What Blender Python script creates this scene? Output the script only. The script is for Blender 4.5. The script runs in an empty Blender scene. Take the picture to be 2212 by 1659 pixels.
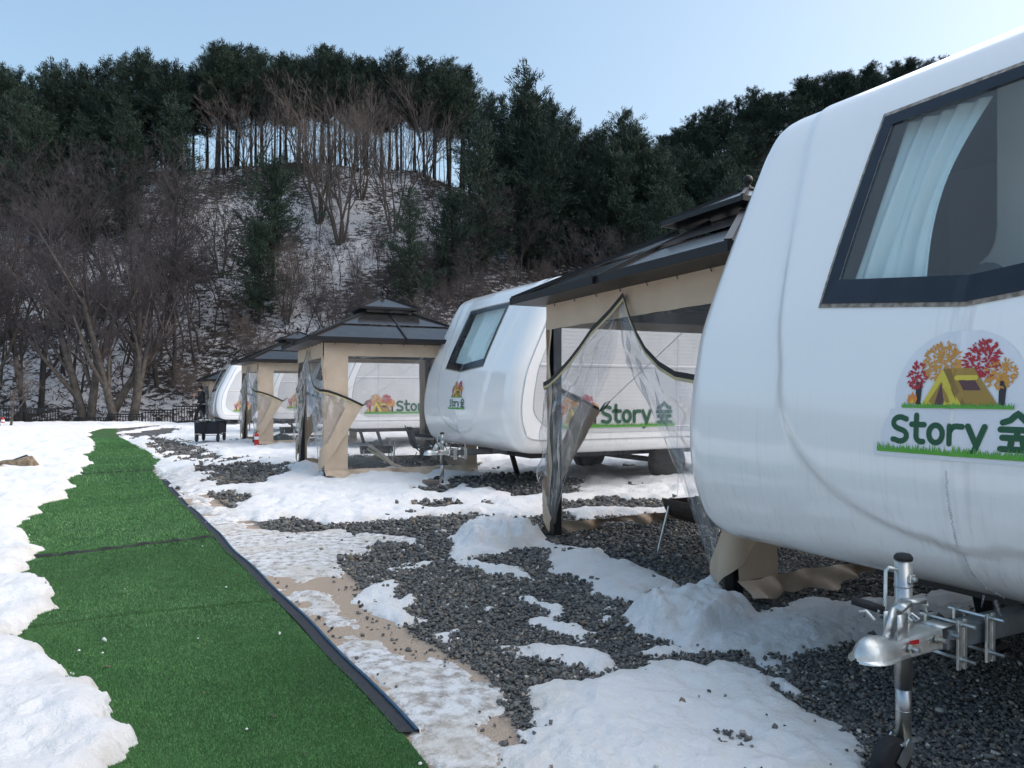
import bpy, math, random
import numpy as np
from mathutils import Vector
R=math.radians; PI=math.pi
random.seed(7); rng=np.random.default_rng(7)
sc=bpy.context.scene; col=sc.collection
# ------------------------------------------------------------ camera, sky, sun, exposure
CH=1.42; F=1662.0; H0=851.0; CX=1106.0        # camera height; focal length and horizon in units of a 2212 wide picture
cd=bpy.data.cameras.new('camera'); cam=bpy.data.objects.new('camera',cd); col.objects.link(cam); sc.camera=cam
cam.location=(0,0,CH); cam.rotation_euler=(R(90),0,0)
cd.sensor_width=36; cd.lens=36*F/2212; cd.shift_y=(H0-829.5)/2212; cd.clip_start=.05; cd.clip_end=2000
SUN_EL=40; SUN_AZ=88
w=bpy.data.worlds.new('World'); sc.world=w; w.use_nodes=True
nt=w.node_tree; bgn=nt.nodes['Background']
sky=nt.nodes.new('ShaderNodeTexSky'); sky.sky_type='NISHITA'; sky.sun_disc=False
sky.sun_elevation=R(SUN_EL); sky.sun_rotation=R(SUN_AZ); sky.air_density=1.0; sky.dust_density=4.0; sky.ozone_density=1.6
hsv=nt.nodes.new('ShaderNodeHueSaturation'); hsv.inputs['Hue'].default_value=.488; hsv.inputs['Saturation'].default_value=1.15
gm=nt.nodes.new('ShaderNodeGamma'); gm.inputs[1].default_value=.72
nt.links.new(sky.outputs[0],gm.inputs[0]); nt.links.new(gm.outputs[0],hsv.inputs['Color']); nt.links.new(hsv.outputs[0],bgn.inputs[0]); bgn.inputs[1].default_value=.15
sd=bpy.data.lights.new('sun','SUN'); sd.energy=1.0; sd.angle=R(110); sd.color=(1,.97,.95)
so=bpy.data.objects.new('sun',sd); col.objects.link(so)
sv=Vector((math.sin(R(SUN_AZ))*math.cos(R(SUN_EL)),math.cos(R(SUN_AZ))*math.cos(R(SUN_EL)),math.sin(R(SUN_EL))))
so.rotation_euler=sv.to_track_quat('Z','Y').to_euler()
sc.view_settings.view_transform='Standard'; sc.view_settings.look='None'; sc.view_settings.exposure=1.36; sc.view_settings.gamma=1
sc.render.engine='CYCLES'; sc.cycles.transparent_max_bounces=24; sc.cycles.max_bounces=8
# ------------------------------------------------------------ helpers
def at(x,y,z=0.0):                 # picture point on level z -> world
    Y=(CH-z)*F/(y-H0); return ((x-CX)*Y/F,Y)
def G(pts): return np.array([at(x,y) for x,y in pts])
def mesh(name,v,f,mats,fm=None,smooth=False):
    me=bpy.data.meshes.new(name); me.from_pydata([tuple(p) for p in v],[],[tuple(q) for q in f])
    for m in (mats if isinstance(mats,(list,tuple)) else [mats]): me.materials.append(m)
    if fm is not None: me.polygons.foreach_set('material_index',fm)
    if smooth: me.polygons.foreach_set('use_smooth',[True]*len(me.polygons))
    me.update(); return me
def fast_mesh(name,v,f,mat,smooth=False,attrs=None):
    v=np.asarray(v,dtype=np.float32); f=np.asarray(f,dtype=np.int32); n,k=f.shape
    me=bpy.data.meshes.new(name); me.vertices.add(len(v)); me.vertices.foreach_set('co',v.ravel())
    me.loops.add(n*k); me.loops.foreach_set('vertex_index',f.ravel())
    me.polygons.add(n); me.polygons.foreach_set('loop_start',np.arange(0,n*k,k,dtype=np.int32)); me.polygons.foreach_set('loop_total',np.full(n,k,dtype=np.int32))
    me.materials.append(mat)
    if smooth: me.polygons.foreach_set('use_smooth',np.ones(n,dtype=bool))
    me.update(calc_edges=True)
    for an,av in (attrs or {}).items():
        a=me.attributes.new(an,'FLOAT','POINT'); a.data.foreach_set('value',np.asarray(av,dtype=np.float32))
    return me
def obj(name,me,parent=None,loc=(0,0,0),rz=0):
    o=bpy.data.objects.new(name,me); col.objects.link(o); o.location=loc; o.rotation_euler=(0,0,rz)
    if parent: o.parent=parent
    return o
def tag(o,label=None,cat=None,group=None,kind=None):
    if label: o['label']=label
    if cat: o['category']=cat
    if group: o['group']=group
    if kind: o['kind']=kind
    return o
def empty(name,loc,rz,label,cat,group=None):
    return tag(obj(name,None,None,loc,rz),label,cat,group)
def copy_tree(o,parent=None):
    c=o.copy(); col.objects.link(c); c.parent=parent
    for ch in list(o.children): copy_tree(ch,c)
    return c
class MB:
    def __init__(s): s.v=[];s.f=[];s.m=[]
    def face(s,pts,mi=0):
        i=len(s.v); s.v+=[tuple(p) for p in pts]; s.f.append(tuple(range(i,i+len(pts)))); s.m.append(mi)
    def add(s,v,f,mi=0):
        i=len(s.v); s.v+=[tuple(p) for p in v]; s.f+=[tuple(a+i for a in q) for q in f]; s.m+=[mi]*len(f)
    def box(s,c,d,rz=0,mi=0,b=0.0):
        x,y,z=[q/2 for q in d]; ca,sa=math.cos(rz),math.sin(rz)
        if b<=0:
            P=[(-x,-y,-z),(x,-y,-z),(x,y,-z),(-x,y,-z),(-x,-y,z),(x,-y,z),(x,y,z),(-x,y,z)]
            Fq=[(0,3,2,1),(4,5,6,7),(0,1,5,4),(1,2,6,5),(2,3,7,6),(3,0,4,7)]
        else:
            P=[];lay=[(-z,b),(-z+b,0),(z-b,0),(z,b)]
            for zz,ins in lay:
                X,Y=x-ins,y-ins;k=b*.7 if ins==0 else b*.3
                P+=[(-X+k,-Y,zz),(X-k,-Y,zz),(X,-Y+k,zz),(X,Y-k,zz),(X-k,Y,zz),(-X+k,Y,zz),(-X,Y-k,zz),(-X,-Y+k,zz)]
            Fq=[tuple(range(7,-1,-1)),tuple(range(24,32))]
            for l in range(3):
                for i in range(8): j=(i+1)%8; Fq.append((l*8+i,l*8+j,l*8+8+j,l*8+8+i))
        s.add([(c[0]+p[0]*ca-p[1]*sa,c[1]+p[0]*sa+p[1]*ca,c[2]+p[2]) for p in P],Fq,mi)
    def tube(s,pts,r,n=8,mi=0,cap=True):
        pts=[Vector(p) for p in pts]; rs=r if isinstance(r,(list,tuple)) else [r]*len(pts); V=[];Fq=[]
        d0=(pts[1]-pts[0]).normalized(); ref=Vector((0,0,1)) if abs(d0.z)<.9 else Vector((1,0,0)); nx=d0.cross(ref).normalized()
        for i,p in enumerate(pts):
            d=(pts[min(i+1,len(pts)-1)]-pts[max(i-1,0)]).normalized()
            nx=(nx-d*nx.dot(d)); nx=nx.normalized() if nx.length>1e-6 else d.orthogonal().normalized(); ny=d.cross(nx)
            for k in range(n):
                a=2*PI*k/n; V.append(p+nx*math.cos(a)*rs[i]+ny*math.sin(a)*rs[i])
        for i in range(len(pts)-1):
            for k in range(n): j=(k+1)%n; Fq.append((i*n+k,i*n+j,(i+1)*n+j,(i+1)*n+k))
        if cap: Fq+=[tuple(range(n-1,-1,-1)),tuple((len(pts)-1)*n+k for k in range(n))]
        s.add(V,Fq,mi)
    def bar(s,a,b,w_,h_,mi=0,up=(0,0,1)):
        a,b=Vector(a),Vector(b); d=(b-a).normalized(); sx=d.cross(Vector(up)); sx=sx.normalized() if sx.length>1e-5 else Vector((1,0,0)); sz=sx.cross(d)
        P=[]
        for p in (a,b):
            for i,j in ((-1,-1),(1,-1),(1,1),(-1,1)): P.append(p+sx*i*w_/2+sz*j*h_/2)
        s.add(P,[(0,3,2,1),(4,5,6,7),(0,1,5,4),(1,2,6,5),(2,3,7,6),(3,0,4,7)],mi)
    def lathe(s,prof,c=(0,0,0),n=16,axis='z',mi=0):
        V=[];Fq=[]
        for r,h in prof:
            for k in range(n):
                a=2*PI*k/n; p=(r*math.cos(a),r*math.sin(a),h)
                if axis=='y': p=(p[0],p[2],p[1])
                if axis=='x': p=(p[2],p[0],p[1])
                V.append((c[0]+p[0],c[1]+p[1],c[2]+p[2]))
        m=len(prof)
        for i in range(m-1):
            for k in range(n): j=(k+1)%n; Fq.append((i*n+k,i*n+j,(i+1)*n+j,(i+1)*n+k))
        Fq+=[tuple(range(n-1,-1,-1)),tuple((m-1)*n+k for k in range(n))]
        s.add(V,Fq,mi)
    def grid(s,P,mi=0):             # P[i][j]
        a,b=len(P),len(P[0]); Fq=[(i*b+j,i*b+j+1,(i+1)*b+j+1,(i+1)*b+j) for i in range(a-1) for j in range(b-1)]
        s.add([q for r_ in P for q in r_],Fq,mi)
    def build(s,name,mats,parent=None,smooth=False,loc=(0,0,0),rz=0):
        return obj(name,mesh(name,s.v,s.f,mats,s.m,smooth),parent,loc,rz)
# noise
def _h(ix,iy,sd_):
    n=(ix.astype(np.int64)*374761393+iy.astype(np.int64)*668265263+sd_*1442695041)&0x7fffffff
    n=((n^(n>>13))*1274126177)&0x7fffffff; n=n^(n>>16)
    return (n&0xffff)/65535.0
def vnoise(x,y,sd_=0):
    ix=np.floor(x);iy=np.floor(y);fx=x-ix;fy=y-iy;fx=fx*fx*(3-2*fx);fy=fy*fy*(3-2*fy)
    a=_h(ix,iy,sd_);b=_h(ix+1,iy,sd_);c=_h(ix,iy+1,sd_);d=_h(ix+1,iy+1,sd_)
    return (a*(1-fx)+b*fx)*(1-fy)+(c*(1-fx)+d*fx)*fy
def fbm(x,y,o=4,sd_=0):
    x=np.asarray(x,float);y=np.asarray(y,float);t=0;a=.5
    for k in range(o): t=t+a*(vnoise(x,y,sd_+k*17)-.5); x=x*2.03+3.1;y=y*2.03+1.7;a*=.5
    return t
def sdf(P,X,Y):                    # signed distance, positive inside
    X=np.asarray(X,float);Y=np.asarray(Y,float);d=np.full(X.shape,1e9);ins=np.zeros(X.shape,bool);n=len(P)
    for i in range(n):
        ax,ay=P[i];bx,by=P[(i+1)%n];ex,ey=bx-ax,by-ay
        t=np.clip(((X-ax)*ex+(Y-ay)*ey)/(ex*ex+ey*ey+1e-12),0,1)
        d=np.minimum(d,(X-ax-t*ex)**2+(Y-ay-t*ey)**2)
        if ay!=by: ins^=((ay>Y)!=(by>Y))&(X<ex*(Y-ay)/(by-ay)+ax)
    return np.where(ins,1,-1)*np.sqrt(d)
# ------------------------------------------------------------ materials
def mat(name,c,rough=.6,metal=0,spec=.5,coat=0,bump=0,bscale=20,var=0,vscale=8,c2=None):
    m=bpy.data.materials.new(name); m.use_nodes=True; n=m.node_tree; b=n.nodes['Principled BSDF']
    b.inputs['Base Color'].default_value=(*c,1); b.inputs['Roughness'].default_value=rough; b.inputs['Metallic'].default_value=metal
    b.inputs['Specular IOR Level'].default_value=spec; b.inputs['Coat Weight'].default_value=coat; b.inputs['Coat Roughness'].default_value=.08
    tc=n.nodes.new('ShaderNodeTexCoord')
    if bump:
        t=n.nodes.new('ShaderNodeTexNoise'); t.inputs['Scale'].default_value=bscale; t.inputs['Detail'].default_value=6
        bp=n.nodes.new('ShaderNodeBump'); bp.inputs['Strength'].default_value=bump; bp.inputs['Distance'].default_value=.02
        n.links.new(tc.outputs['Object'],t.inputs['Vector']); n.links.new(t.outputs[0],bp.inputs['Height']); n.links.new(bp.outputs[0],b.inputs['Normal'])
    if var:
        t=n.nodes.new('ShaderNodeTexNoise'); t.inputs['Scale'].default_value=vscale; t.inputs['Detail'].default_value=5
        r=n.nodes.new('ShaderNodeMix'); r.data_type='RGBA'; c2=c2 or tuple(q*(1-var) for q in c)
        r.inputs[6].default_value=(*c,1); r.inputs[7].default_value=(*c2,1)
        mr=n.nodes.new('ShaderNodeMapRange'); mr.inputs[1].default_value=.35; mr.inputs[2].default_value=.65
        n.links.new(tc.outputs['Object'],t.inputs['Vector']); n.links.new(t.outputs[0],mr.inputs[0]); n.links.new(mr.outputs[0],r.inputs[0]); n.links.new(r.outputs[2],b.inputs['Base Color'])
    return m
def N(m,t,**k):
    x=m.node_tree.nodes.new(t)
    for a,v in k.items(): setattr(x,a,v)
    return x
def film_mat(name,tint,gloss,haze,bump=.0,bs=6):
    m=bpy.data.materials.new(name); m.use_nodes=True; n=m.node_tree; n.nodes.clear()
    o=N(m,'ShaderNodeOutputMaterial'); tr=N(m,'ShaderNodeBsdfTransparent'); gl=N(m,'ShaderNodeBsdfGlossy'); df=N(m,'ShaderNodeBsdfDiffuse')
    tr.inputs[0].default_value=(*tint,1); gl.inputs['Roughness'].default_value=.04; df.inputs[0].default_value=(.8,.8,.8,1)
    fr=N(m,'ShaderNodeLayerWeight'); fr.inputs[0].default_value=.5; pw=N(m,'ShaderNodeMath',operation='POWER'); pw.inputs[1].default_value=4; mu=N(m,'ShaderNodeMath',operation='MULTIPLY_ADD'); mu.inputs[1].default_value=.9*min(gloss,1.0); mu.inputs[2].default_value=.05*gloss; mu.use_clamp=True
    m1=N(m,'ShaderNodeMixShader'); m2=N(m,'ShaderNodeMixShader'); m2.inputs[0].default_value=haze
    L=n.links.new
    L(fr.outputs[1],pw.inputs[0]); L(pw.outputs[0],mu.inputs[0]); L(tr.outputs[0],m2.inputs[1]); L(df.outputs[0],m2.inputs[2]); L(mu.outputs[0],m1.inputs[0]); L(m2.outputs[0],m1.inputs[1]); L(gl.outputs[0],m1.inputs[2]); L(m1.outputs[0],o.inputs[0])
    if bump:
        tc=N(m,'ShaderNodeTexCoord'); t=N(m,'ShaderNodeTexNoise'); t.inputs['Scale'].default_value=bs; t.inputs['Detail'].default_value=2; t.inputs['Distortion'].default_value=.6
        bp=N(m,'ShaderNodeBump'); bp.inputs['Strength'].default_value=bump; bp.inputs['Distance'].default_value=.05
        L(tc.outputs['Object'],t.inputs['Vector']); L(t.outputs[0],bp.inputs['Height']); L(bp.outputs[0],gl.inputs['Normal']); L(bp.outputs[0],fr.inputs['Normal'])
    return m
M={}
M['black']=mat('black_metal',(.012,.013,.015),.45)
M['roof']=mat('roof_sheet',(.022,.022,.023),.16,spec=.45,coat=0,bump=.05,bscale=3,var=.5,vscale=5,c2=(.034,.033,.033))
M['rooftrim']=mat('roof_trim',(.010,.010,.012),.4,spec=.3)
M['tan']=mat('tan_canvas',(.60,.47,.35),.55,bump=1.0,bscale=3.5,var=.15,vscale=3,c2=(.54,.41,.29))
M['film']=film_mat('clear_film',(.95,.955,.96),1.0,.075,.10,4)
M['crumple']=film_mat('crumpled_film',(.93,.935,.95),1.5,.07,.08,6)
M['zip']=mat('zip_black',(.01,.01,.012),.6); M['zipy']=mat('zip_cream',(.55,.45,.25),.7)
M['cord']=mat('cord',(.6,.6,.55),.8)
M['galv']=mat('galvanised',(.72,.74,.74),.36,metal=.95,bump=.1,bscale=40,var=.3,vscale=12,c2=(.55,.56,.53))
M['zinc']=mat('yellow_zinc',(.66,.62,.53),.34,metal=.95,var=.3,vscale=10,c2=(.45,.47,.50))
M['beam']=mat('drawbar_grey',(.22,.24,.25),.45,metal=.5,var=.3,vscale=15)
M['rubber']=mat('rubber',(.018,.018,.02),.7,bump=.2,bscale=60)
M['navy']=mat('window_border',(.008,.011,.019),.2,var=.5,vscale=9,c2=(.012,.016,.025))
M['gasket']=mat('gasket',(.36,.33,.29),.8,var=.5,vscale=40,c2=(.16,.13,.1))
M['glass']=film_mat('window_glass',(.84,.92,.93),1.0,.055)
M['curtain']=mat('window_curtain',(.72,.78,.77),.8,bump=.15,bscale=30)
M['inner']=mat('cabin_lining',(.82,.80,.76),.6)
M['cabin_dark']=mat('cabin_cupboard',(.20,.23,.27),.5)
M['side']=mat('side_panel_white',(.62,.62,.62),.45,var=.08,vscale=2)
M['iron']=mat('rusty_black_iron',(.03,.025,.022),.6,bump=.3,bscale=30,var=.5,vscale=14,c2=(.06,.035,.025))
M['red']=mat('extinguisher_red',(.45,.012,.015),.25); M['white']=mat('white_paint',(.75,.75,.75),.5)
M['sackg']=mat('green_sack',(.03,.06,.045),.6,bump=.8,bscale=12); M['blackcloth']=mat('black_cloth',(.010,.013,.022),.8,bump=.4,bscale=25)
M['skin']=mat('skin',(.45,.27,.2),.5); M['hair']=mat('hair',(.01,.008,.008),.6); M['jacket']=mat('black_jacket',(.010,.011,.014),.55,bump=.6,bscale=14)
M['trouser']=mat('black_trousers',(.012,.013,.016),.8); M['bark']=mat('bark_grey',(.105,.09,.078),.9,bump=.8,bscale=14,var=.5,vscale=5)
M['barkd']=mat('bark_dark',(.042,.038,.036),.9,bump=.5,bscale=8,var=.4,vscale=3)
M['twig']=mat('twig_brown',(.055,.047,.049),.9); M['twigr']=mat('twig_red',(.20,.055,.05),.9); M['twigl']=mat('twig_pale',(.105,.088,.08),.9)
M['brick']=mat('concrete_block',(.25,.2,.17),.9,bump=.5,bscale=50)
M['straw']=mat('weathered_log',(.30,.23,.15),.9,bump=1,bscale=25,var=.6,vscale=14)
def needle_mat(name,a,b):
    m=bpy.data.materials.new(name); m.use_nodes=True; n=m.node_tree; bs=n.nodes['Principled BSDF']; L=n.links.new
    oi=N(m,'ShaderNodeObjectInfo'); geo=N(m,'ShaderNodeAttribute',attribute_name='rnd'); mx=N(m,'ShaderNodeMix',data_type='RGBA')
    ad=N(m,'ShaderNodeMath',operation='ADD'); mu=N(m,'ShaderNodeMath',operation='MULTIPLY'); mu.inputs[1].default_value=.5
    L(oi.outputs['Random'],ad.inputs[0]); L(geo.outputs['Fac'],ad.inputs[1]); L(ad.outputs[0],mu.inputs[0]); L(mu.outputs[0],mx.inputs[0])
    mx.inputs[6].default_value=(*a,1); mx.inputs[7].default_value=(*b,1); L(mx.outputs[2],bs.inputs['Base Color']); bs.inputs['Roughness'].default_value=.75; bs.inputs['Specular IOR Level'].default_value=.25
    return m
M['needle']=needle_mat('pine_needles',(.012,.026,.022),(.040,.066,.044))
def body_mat():
    m=mat('caravan_white',(.80,.80,.80),.30,coat=1.0,spec=.5); n=m.node_tree; b=n.nodes['Principled BSDF']; L=n.links.new
    tc=N(m,'ShaderNodeTexCoord'); mp=N(m,'ShaderNodeMapping'); mp.inputs['Scale'].default_value=(5,14,.5); t=N(m,'ShaderNodeTexNoise'); t.inputs['Scale'].default_value=2.2; t.inputs['Detail'].default_value=7
    mp2=N(m,'ShaderNodeMapping'); mp2.inputs['Scale'].default_value=(30,60,.7); t2=N(m,'ShaderNodeTexNoise'); t2.inputs['Scale'].default_value=1; t2.inputs['Detail'].default_value=4
    r=N(m,'ShaderNodeMapRange'); r.inputs[1].default_value=.48; r.inputs[2].default_value=.72; r.inputs[4].default_value=.55
    r2=N(m,'ShaderNodeMapRange'); r2.inputs[1].default_value=.54; r2.inputs[2].default_value=.74; r2.inputs[4].default_value=.27
    # grime collects on the lower nose and along the middle seam
    sx=N(m,'ShaderNodeSeparateXYZ'); low=N(m,'ShaderNodeMapRange'); low.inputs[1].default_value=1.5; low.inputs[2].default_value=.7; low.inputs[3].default_value=.12; low.inputs[4].default_value=1
    ab=N(m,'ShaderNodeMath',operation='ABSOLUTE'); seam=N(m,'ShaderNodeMapRange'); seam.inputs[1].default_value=.16; seam.inputs[2].default_value=.0; seam.inputs[3].default_value=0; seam.inputs[4].default_value=.75
    top=N(m,'ShaderNodeMapRange'); top.inputs[1].default_value=1.85; top.inputs[2].default_value=1.75
    sm=N(m,'ShaderNodeMath',operation='MULTIPLY'); add=N(m,'ShaderNodeMath',operation='MAXIMUM'); mm=N(m,'ShaderNodeMath',operation='MULTIPLY'); m2=N(m,'ShaderNodeMath',operation='MULTIPLY'); tot=N(m,'ShaderNodeMath',operation='ADD'); tot.use_clamp=True
    L(tc.outputs['Object'],mp.inputs[0]); L(mp.outputs[0],t.inputs['Vector']); L(tc.outputs['Object'],mp2.inputs[0]); L(mp2.outputs[0],t2.inputs['Vector'])
    L(t.outputs[0],r.inputs[0]); L(t2.outputs[0],r2.inputs[0]); L(tc.outputs['Object'],sx.inputs[0]); L(sx.outputs[2],low.inputs[0]); L(sx.outputs[1],ab.inputs[0]); L(ab.outputs[0],seam.inputs[0]); L(sx.outputs[2],top.inputs[0])
    L(seam.outputs[0],sm.inputs[0]); L(top.outputs[0],sm.inputs[1]); L(low.outputs[0],add.inputs[0]); L(sm.outputs[0],add.inputs[1])
    L(r2.outputs[0],mm.inputs[0]); L(add.outputs[0],mm.inputs[1]); L(r.outputs[0],m2.inputs[0]); L(sm.outputs[0],m2.inputs[1]); L(mm.outputs[0],tot.inputs[0]); L(m2.outputs[0],tot.inputs[1])
    mx=N(m,'ShaderNodeMix',data_type='RGBA'); mx.inputs[6].default_value=(.88,.88,.87,1); mx.inputs[7].default_value=(.50,.46,.44,1); L(tot.outputs[0],mx.inputs[0]); L(mx.outputs[2],b.inputs['Base Color'])
    t3=N(m,'ShaderNodeTexNoise'); t3.inputs['Scale'].default_value=2.5; bp=N(m,'ShaderNodeBump'); bp.inputs['Strength'].default_value=.12; bp.inputs['Distance'].default_value=.02
    L(tc.outputs['Object'],t3.inputs['Vector']); L(t3.outputs[0],bp.inputs['Height']); L(bp.outputs[0],b.inputs['Coat Normal'])
    return m
M['body']=body_mat()
def snow_mat():
    m=mat('snow',(.80,.80,.80),.55,spec=.35); n=m.node_tree; b=n.nodes['Principled BSDF']; L=n.links.new
    tc=N(m,'ShaderNodeTexCoord'); a=N(m,'ShaderNodeAttribute',attribute_name='ice'); g=N(m,'ShaderNodeAttribute',attribute_name='edge')
    t=N(m,'ShaderNodeTexNoise'); t.inputs['Scale'].default_value=13; t.inputs['Detail'].default_value=9; t.inputs['Roughness'].default_value=.7
    r=N(m,'ShaderNodeMapRange'); r.inputs[1].default_value=.44; r.inputs[2].default_value=.60; mu=N(m,'ShaderNodeMath',operation='MULTIPLY')
    mx=N(m,'ShaderNodeMix',data_type='RGBA'); mx.inputs[6].default_value=(.84,.84,.84,1); mx.inputs[7].default_value=(.40,.36,.32,1)
    L(tc.outputs['Object'],t.inputs['Vector']); L(t.outputs[0],r.inputs[0]); L(r.outputs[0],mu.inputs[0]); L(a.outputs['Fac'],mu.inputs[1]); L(mu.outputs[0],mx.inputs[0])
    t4=N(m,'ShaderNodeTexNoise'); t4.inputs['Scale'].default_value=2.2; t4.inputs['Detail'].default_value=4; r4=N(m,'ShaderNodeMapRange'); r4.inputs[1].default_value=.45; r4.inputs[2].default_value=.7; r4.inputs[4].default_value=.75
    mx4=N(m,'ShaderNodeMix',data_type='RGBA'); mx4.inputs[7].default_value=(.66,.61,.53,1); m4=N(m,'ShaderNodeMath',operation='MULTIPLY')
    L(tc.outputs['Object'],t4.inputs['Vector']); L(t4.outputs[0],r4.inputs[0]); L(r4.outputs[0],m4.inputs[0]); L(g.outputs['Fac'],m4.inputs[1]); L(m4.outputs[0],mx4.inputs[0]); L(mx.outputs[2],mx4.inputs[6]); L(mx4.outputs[2],b.inputs['Base Color'])
    rr=N(m,'ShaderNodeMapRange'); rr.inputs[3].default_value=.6; rr.inputs[4].default_value=.22; L(mu.outputs[0],rr.inputs[0]); L(rr.outputs[0],b.inputs['Roughness'])
    t2=N(m,'ShaderNodeTexNoise'); t2.inputs['Scale'].default_value=22; t2.inputs['Detail'].default_value=9; t2.inputs['Roughness'].default_value=.68; bp=N(m,'ShaderNodeBump'); bp.inputs['Strength'].default_value=.9; bp.inputs['Distance'].default_value=.03
    L(tc.outputs['Object'],t2.inputs['Vector']); L(t2.outputs[0],bp.inputs['Height']); L(bp.outputs[0],b.inputs['Normal'])
    return m
M['snow']=snow_mat()
def ground_mat():
    m=mat('gravel_and_sand',(.1,.1,.1),.85); n=m.node_tree; b=n.nodes['Principled BSDF']; L=n.links.new
    tc=N(m,'ShaderNodeTexCoord'); a=N(m,'ShaderNodeAttribute',attribute_name='sand')
    v=N(m,'ShaderNodeTexVoronoi'); v.inputs['Scale'].default_value=42; r=N(m,'ShaderNodeValToRGB'); e=r.color_ramp.elements
    e[0].position=0; e[0].color=(.03,.032,.034,1); e[1].position=1; e[1].color=(.24,.23,.21,1); q=r.color_ramp.elements.new(.6); q.color=(.09,.092,.095,1)
    sp=N(m,'ShaderNodeSeparateColor'); t=N(m,'ShaderNodeTexNoise'); t.inputs['Scale'].default_value=140; t.inputs['Detail'].default_value=4
    cr=N(m,'ShaderNodeValToRGB'); cr.color_ramp.elements[0].position=.3; cr.color_ramp.elements[0].color=(.27,.20,.145,1); cr.color_ramp.elements[1].position=.7; cr.color_ramp.elements[1].color=(.50,.40,.31,1)
    mx=N(m,'ShaderNodeMix',data_type='RGBA')
    L(tc.outputs['Object'],v.inputs['Vector']); L(v.outputs['Color'],sp.inputs[0]); L(sp.outputs[0],r.inputs[0]); L(tc.outputs['Object'],t.inputs['Vector']); L(t.outputs[0],cr.inputs[0])
    L(a.outputs['Fac'],mx.inputs[0]); L(r.outputs[0],mx.inputs[6]); L(cr.outputs[0],mx.inputs[7]); L(mx.outputs[2],b.inputs['Base Color'])
    bp=N(m,'ShaderNodeBump'); bp.inputs['Strength'].default_value=1; bp.inputs['Distance'].default_value=.02; bp.invert=True; L(v.outputs['Distance'],bp.inputs['Height'])
    b2=N(m,'ShaderNodeBump'); b2.inputs['Strength'].default_value=.5; b2.inputs['Distance'].default_value=.006; L(t.outputs[0],b2.inputs['Height'])
    nm=N(m,'ShaderNodeMix',data_type='VECTOR'); L(a.outputs['Fac'],nm.inputs[0]); L(bp.outputs[0],nm.inputs[4]); L(b2.outputs[0],nm.inputs[5]); L(nm.outputs[1],b.inputs['Normal'])
    return m
M['ground']=ground_mat()
def ramp_attr_mat(name,stops,rough=.7,attr='rnd'):
    m=mat(name,(.1,.1,.1),rough); b=m.node_tree.nodes['Principled BSDF']; a=N(m,'ShaderNodeAttribute',attribute_name=attr); r=N(m,'ShaderNodeValToRGB')
    e=r.color_ramp.elements; e[0].position=stops[0][0]; e[0].color=(*stops[0][1],1); e[1].position=stops[-1][0]; e[1].color=(*stops[-1][1],1)
    for p,c in stops[1:-1]: q=e.new(p); q.color=(*c,1)
    m.node_tree.links.new(a.outputs['Fac'],r.inputs[0]); m.node_tree.links.new(r.outputs[0],b.inputs['Base Color']); return m
M['stone']=ramp_attr_mat('gravel_stone',[(0,(.045,.046,.046)),(.35,(.10,.102,.10)),(.6,(.165,.165,.155)),(.76,(.22,.20,.17)),(.87,(.25,.19,.13)),(1,(.55,.53,.49))],.6)
M['blade']=ramp_attr_mat('turf_blade',[(0,(.034,.115,.030)),(.5,(.066,.215,.056)),(.85,(.105,.29,.085)),(1,(.19,.36,.14))],.6)
M['turf']=mat('turf_base',(.030,.095,.018),.8,bump=1,bscale=220,var=.4,vscale=2.5,c2=(.045,.13,.028))
M['blue']=mat('blue_edging',(.022,.085,.16),.6,var=.4,vscale=20); M['blackedge']=mat('black_edging',(.012,.015,.020),.65,bump=.3,bscale=120,var=.5,vscale=60,c2=(.03,.033,.04))
def hill_mat(name,snowy):
    m=mat(name,(.5,.5,.5),.9); n=m.node_tree; b=n.nodes['Principled BSDF']; L=n.links.new; tc=N(m,'ShaderNodeTexCoord')
    mp=N(m,'ShaderNodeMapping'); mp.inputs['Scale'].default_value=(1,1,2.4); t=N(m,'ShaderNodeTexNoise'); t.inputs['Scale'].default_value=2.1; t.inputs['Detail'].default_value=9; t.inputs['Roughness'].default_value=.72
    t2=N(m,'ShaderNodeTexNoise'); t2.inputs['Scale'].default_value=.16; t2.inputs['Detail'].default_value=3
    L(tc.outputs['Object'],mp.inputs[0]); L(mp.outputs[0],t.inputs['Vector']); L(tc.outputs['Object'],t2.inputs['Vector'])
    ad0=N(m,'ShaderNodeMath',operation='MULTIPLY_ADD'); ad0.inputs[1].default_value=.55; L(t2.outputs[0],ad0.inputs[0]); L(t.outputs[0],ad0.inputs[2]); li=N(m,'ShaderNodeAttribute',attribute_name='litter'); ad=N(m,'ShaderNodeMath',operation='ADD'); L(ad0.outputs[0],ad.inputs[0]); L(li.outputs['Fac'],ad.inputs[1])
    r=N(m,'ShaderNodeValToRGB'); e=r.color_ramp.elements; e[0].position=.725+snowy; e[0].color=(.58,.58,.60,1); e[1].position=.81+snowy; e[1].color=(.030,.024,.022,1)
    L(ad.outputs[0],r.inputs[0]); L(r.outputs[0],b.inputs['Base Color'])
    bp=N(m,'ShaderNodeBump'); bp.inputs['Strength'].default_value=1; bp.inputs['Distance'].default_value=.25; L(t.outputs[0],bp.inputs['Height']); L(bp.outputs[0],b.inputs['Normal'])
    return m
M['hill']=hill_mat('snowy_slope',0.0); M['hill2']=hill_mat('forest_floor',-.14)
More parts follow.
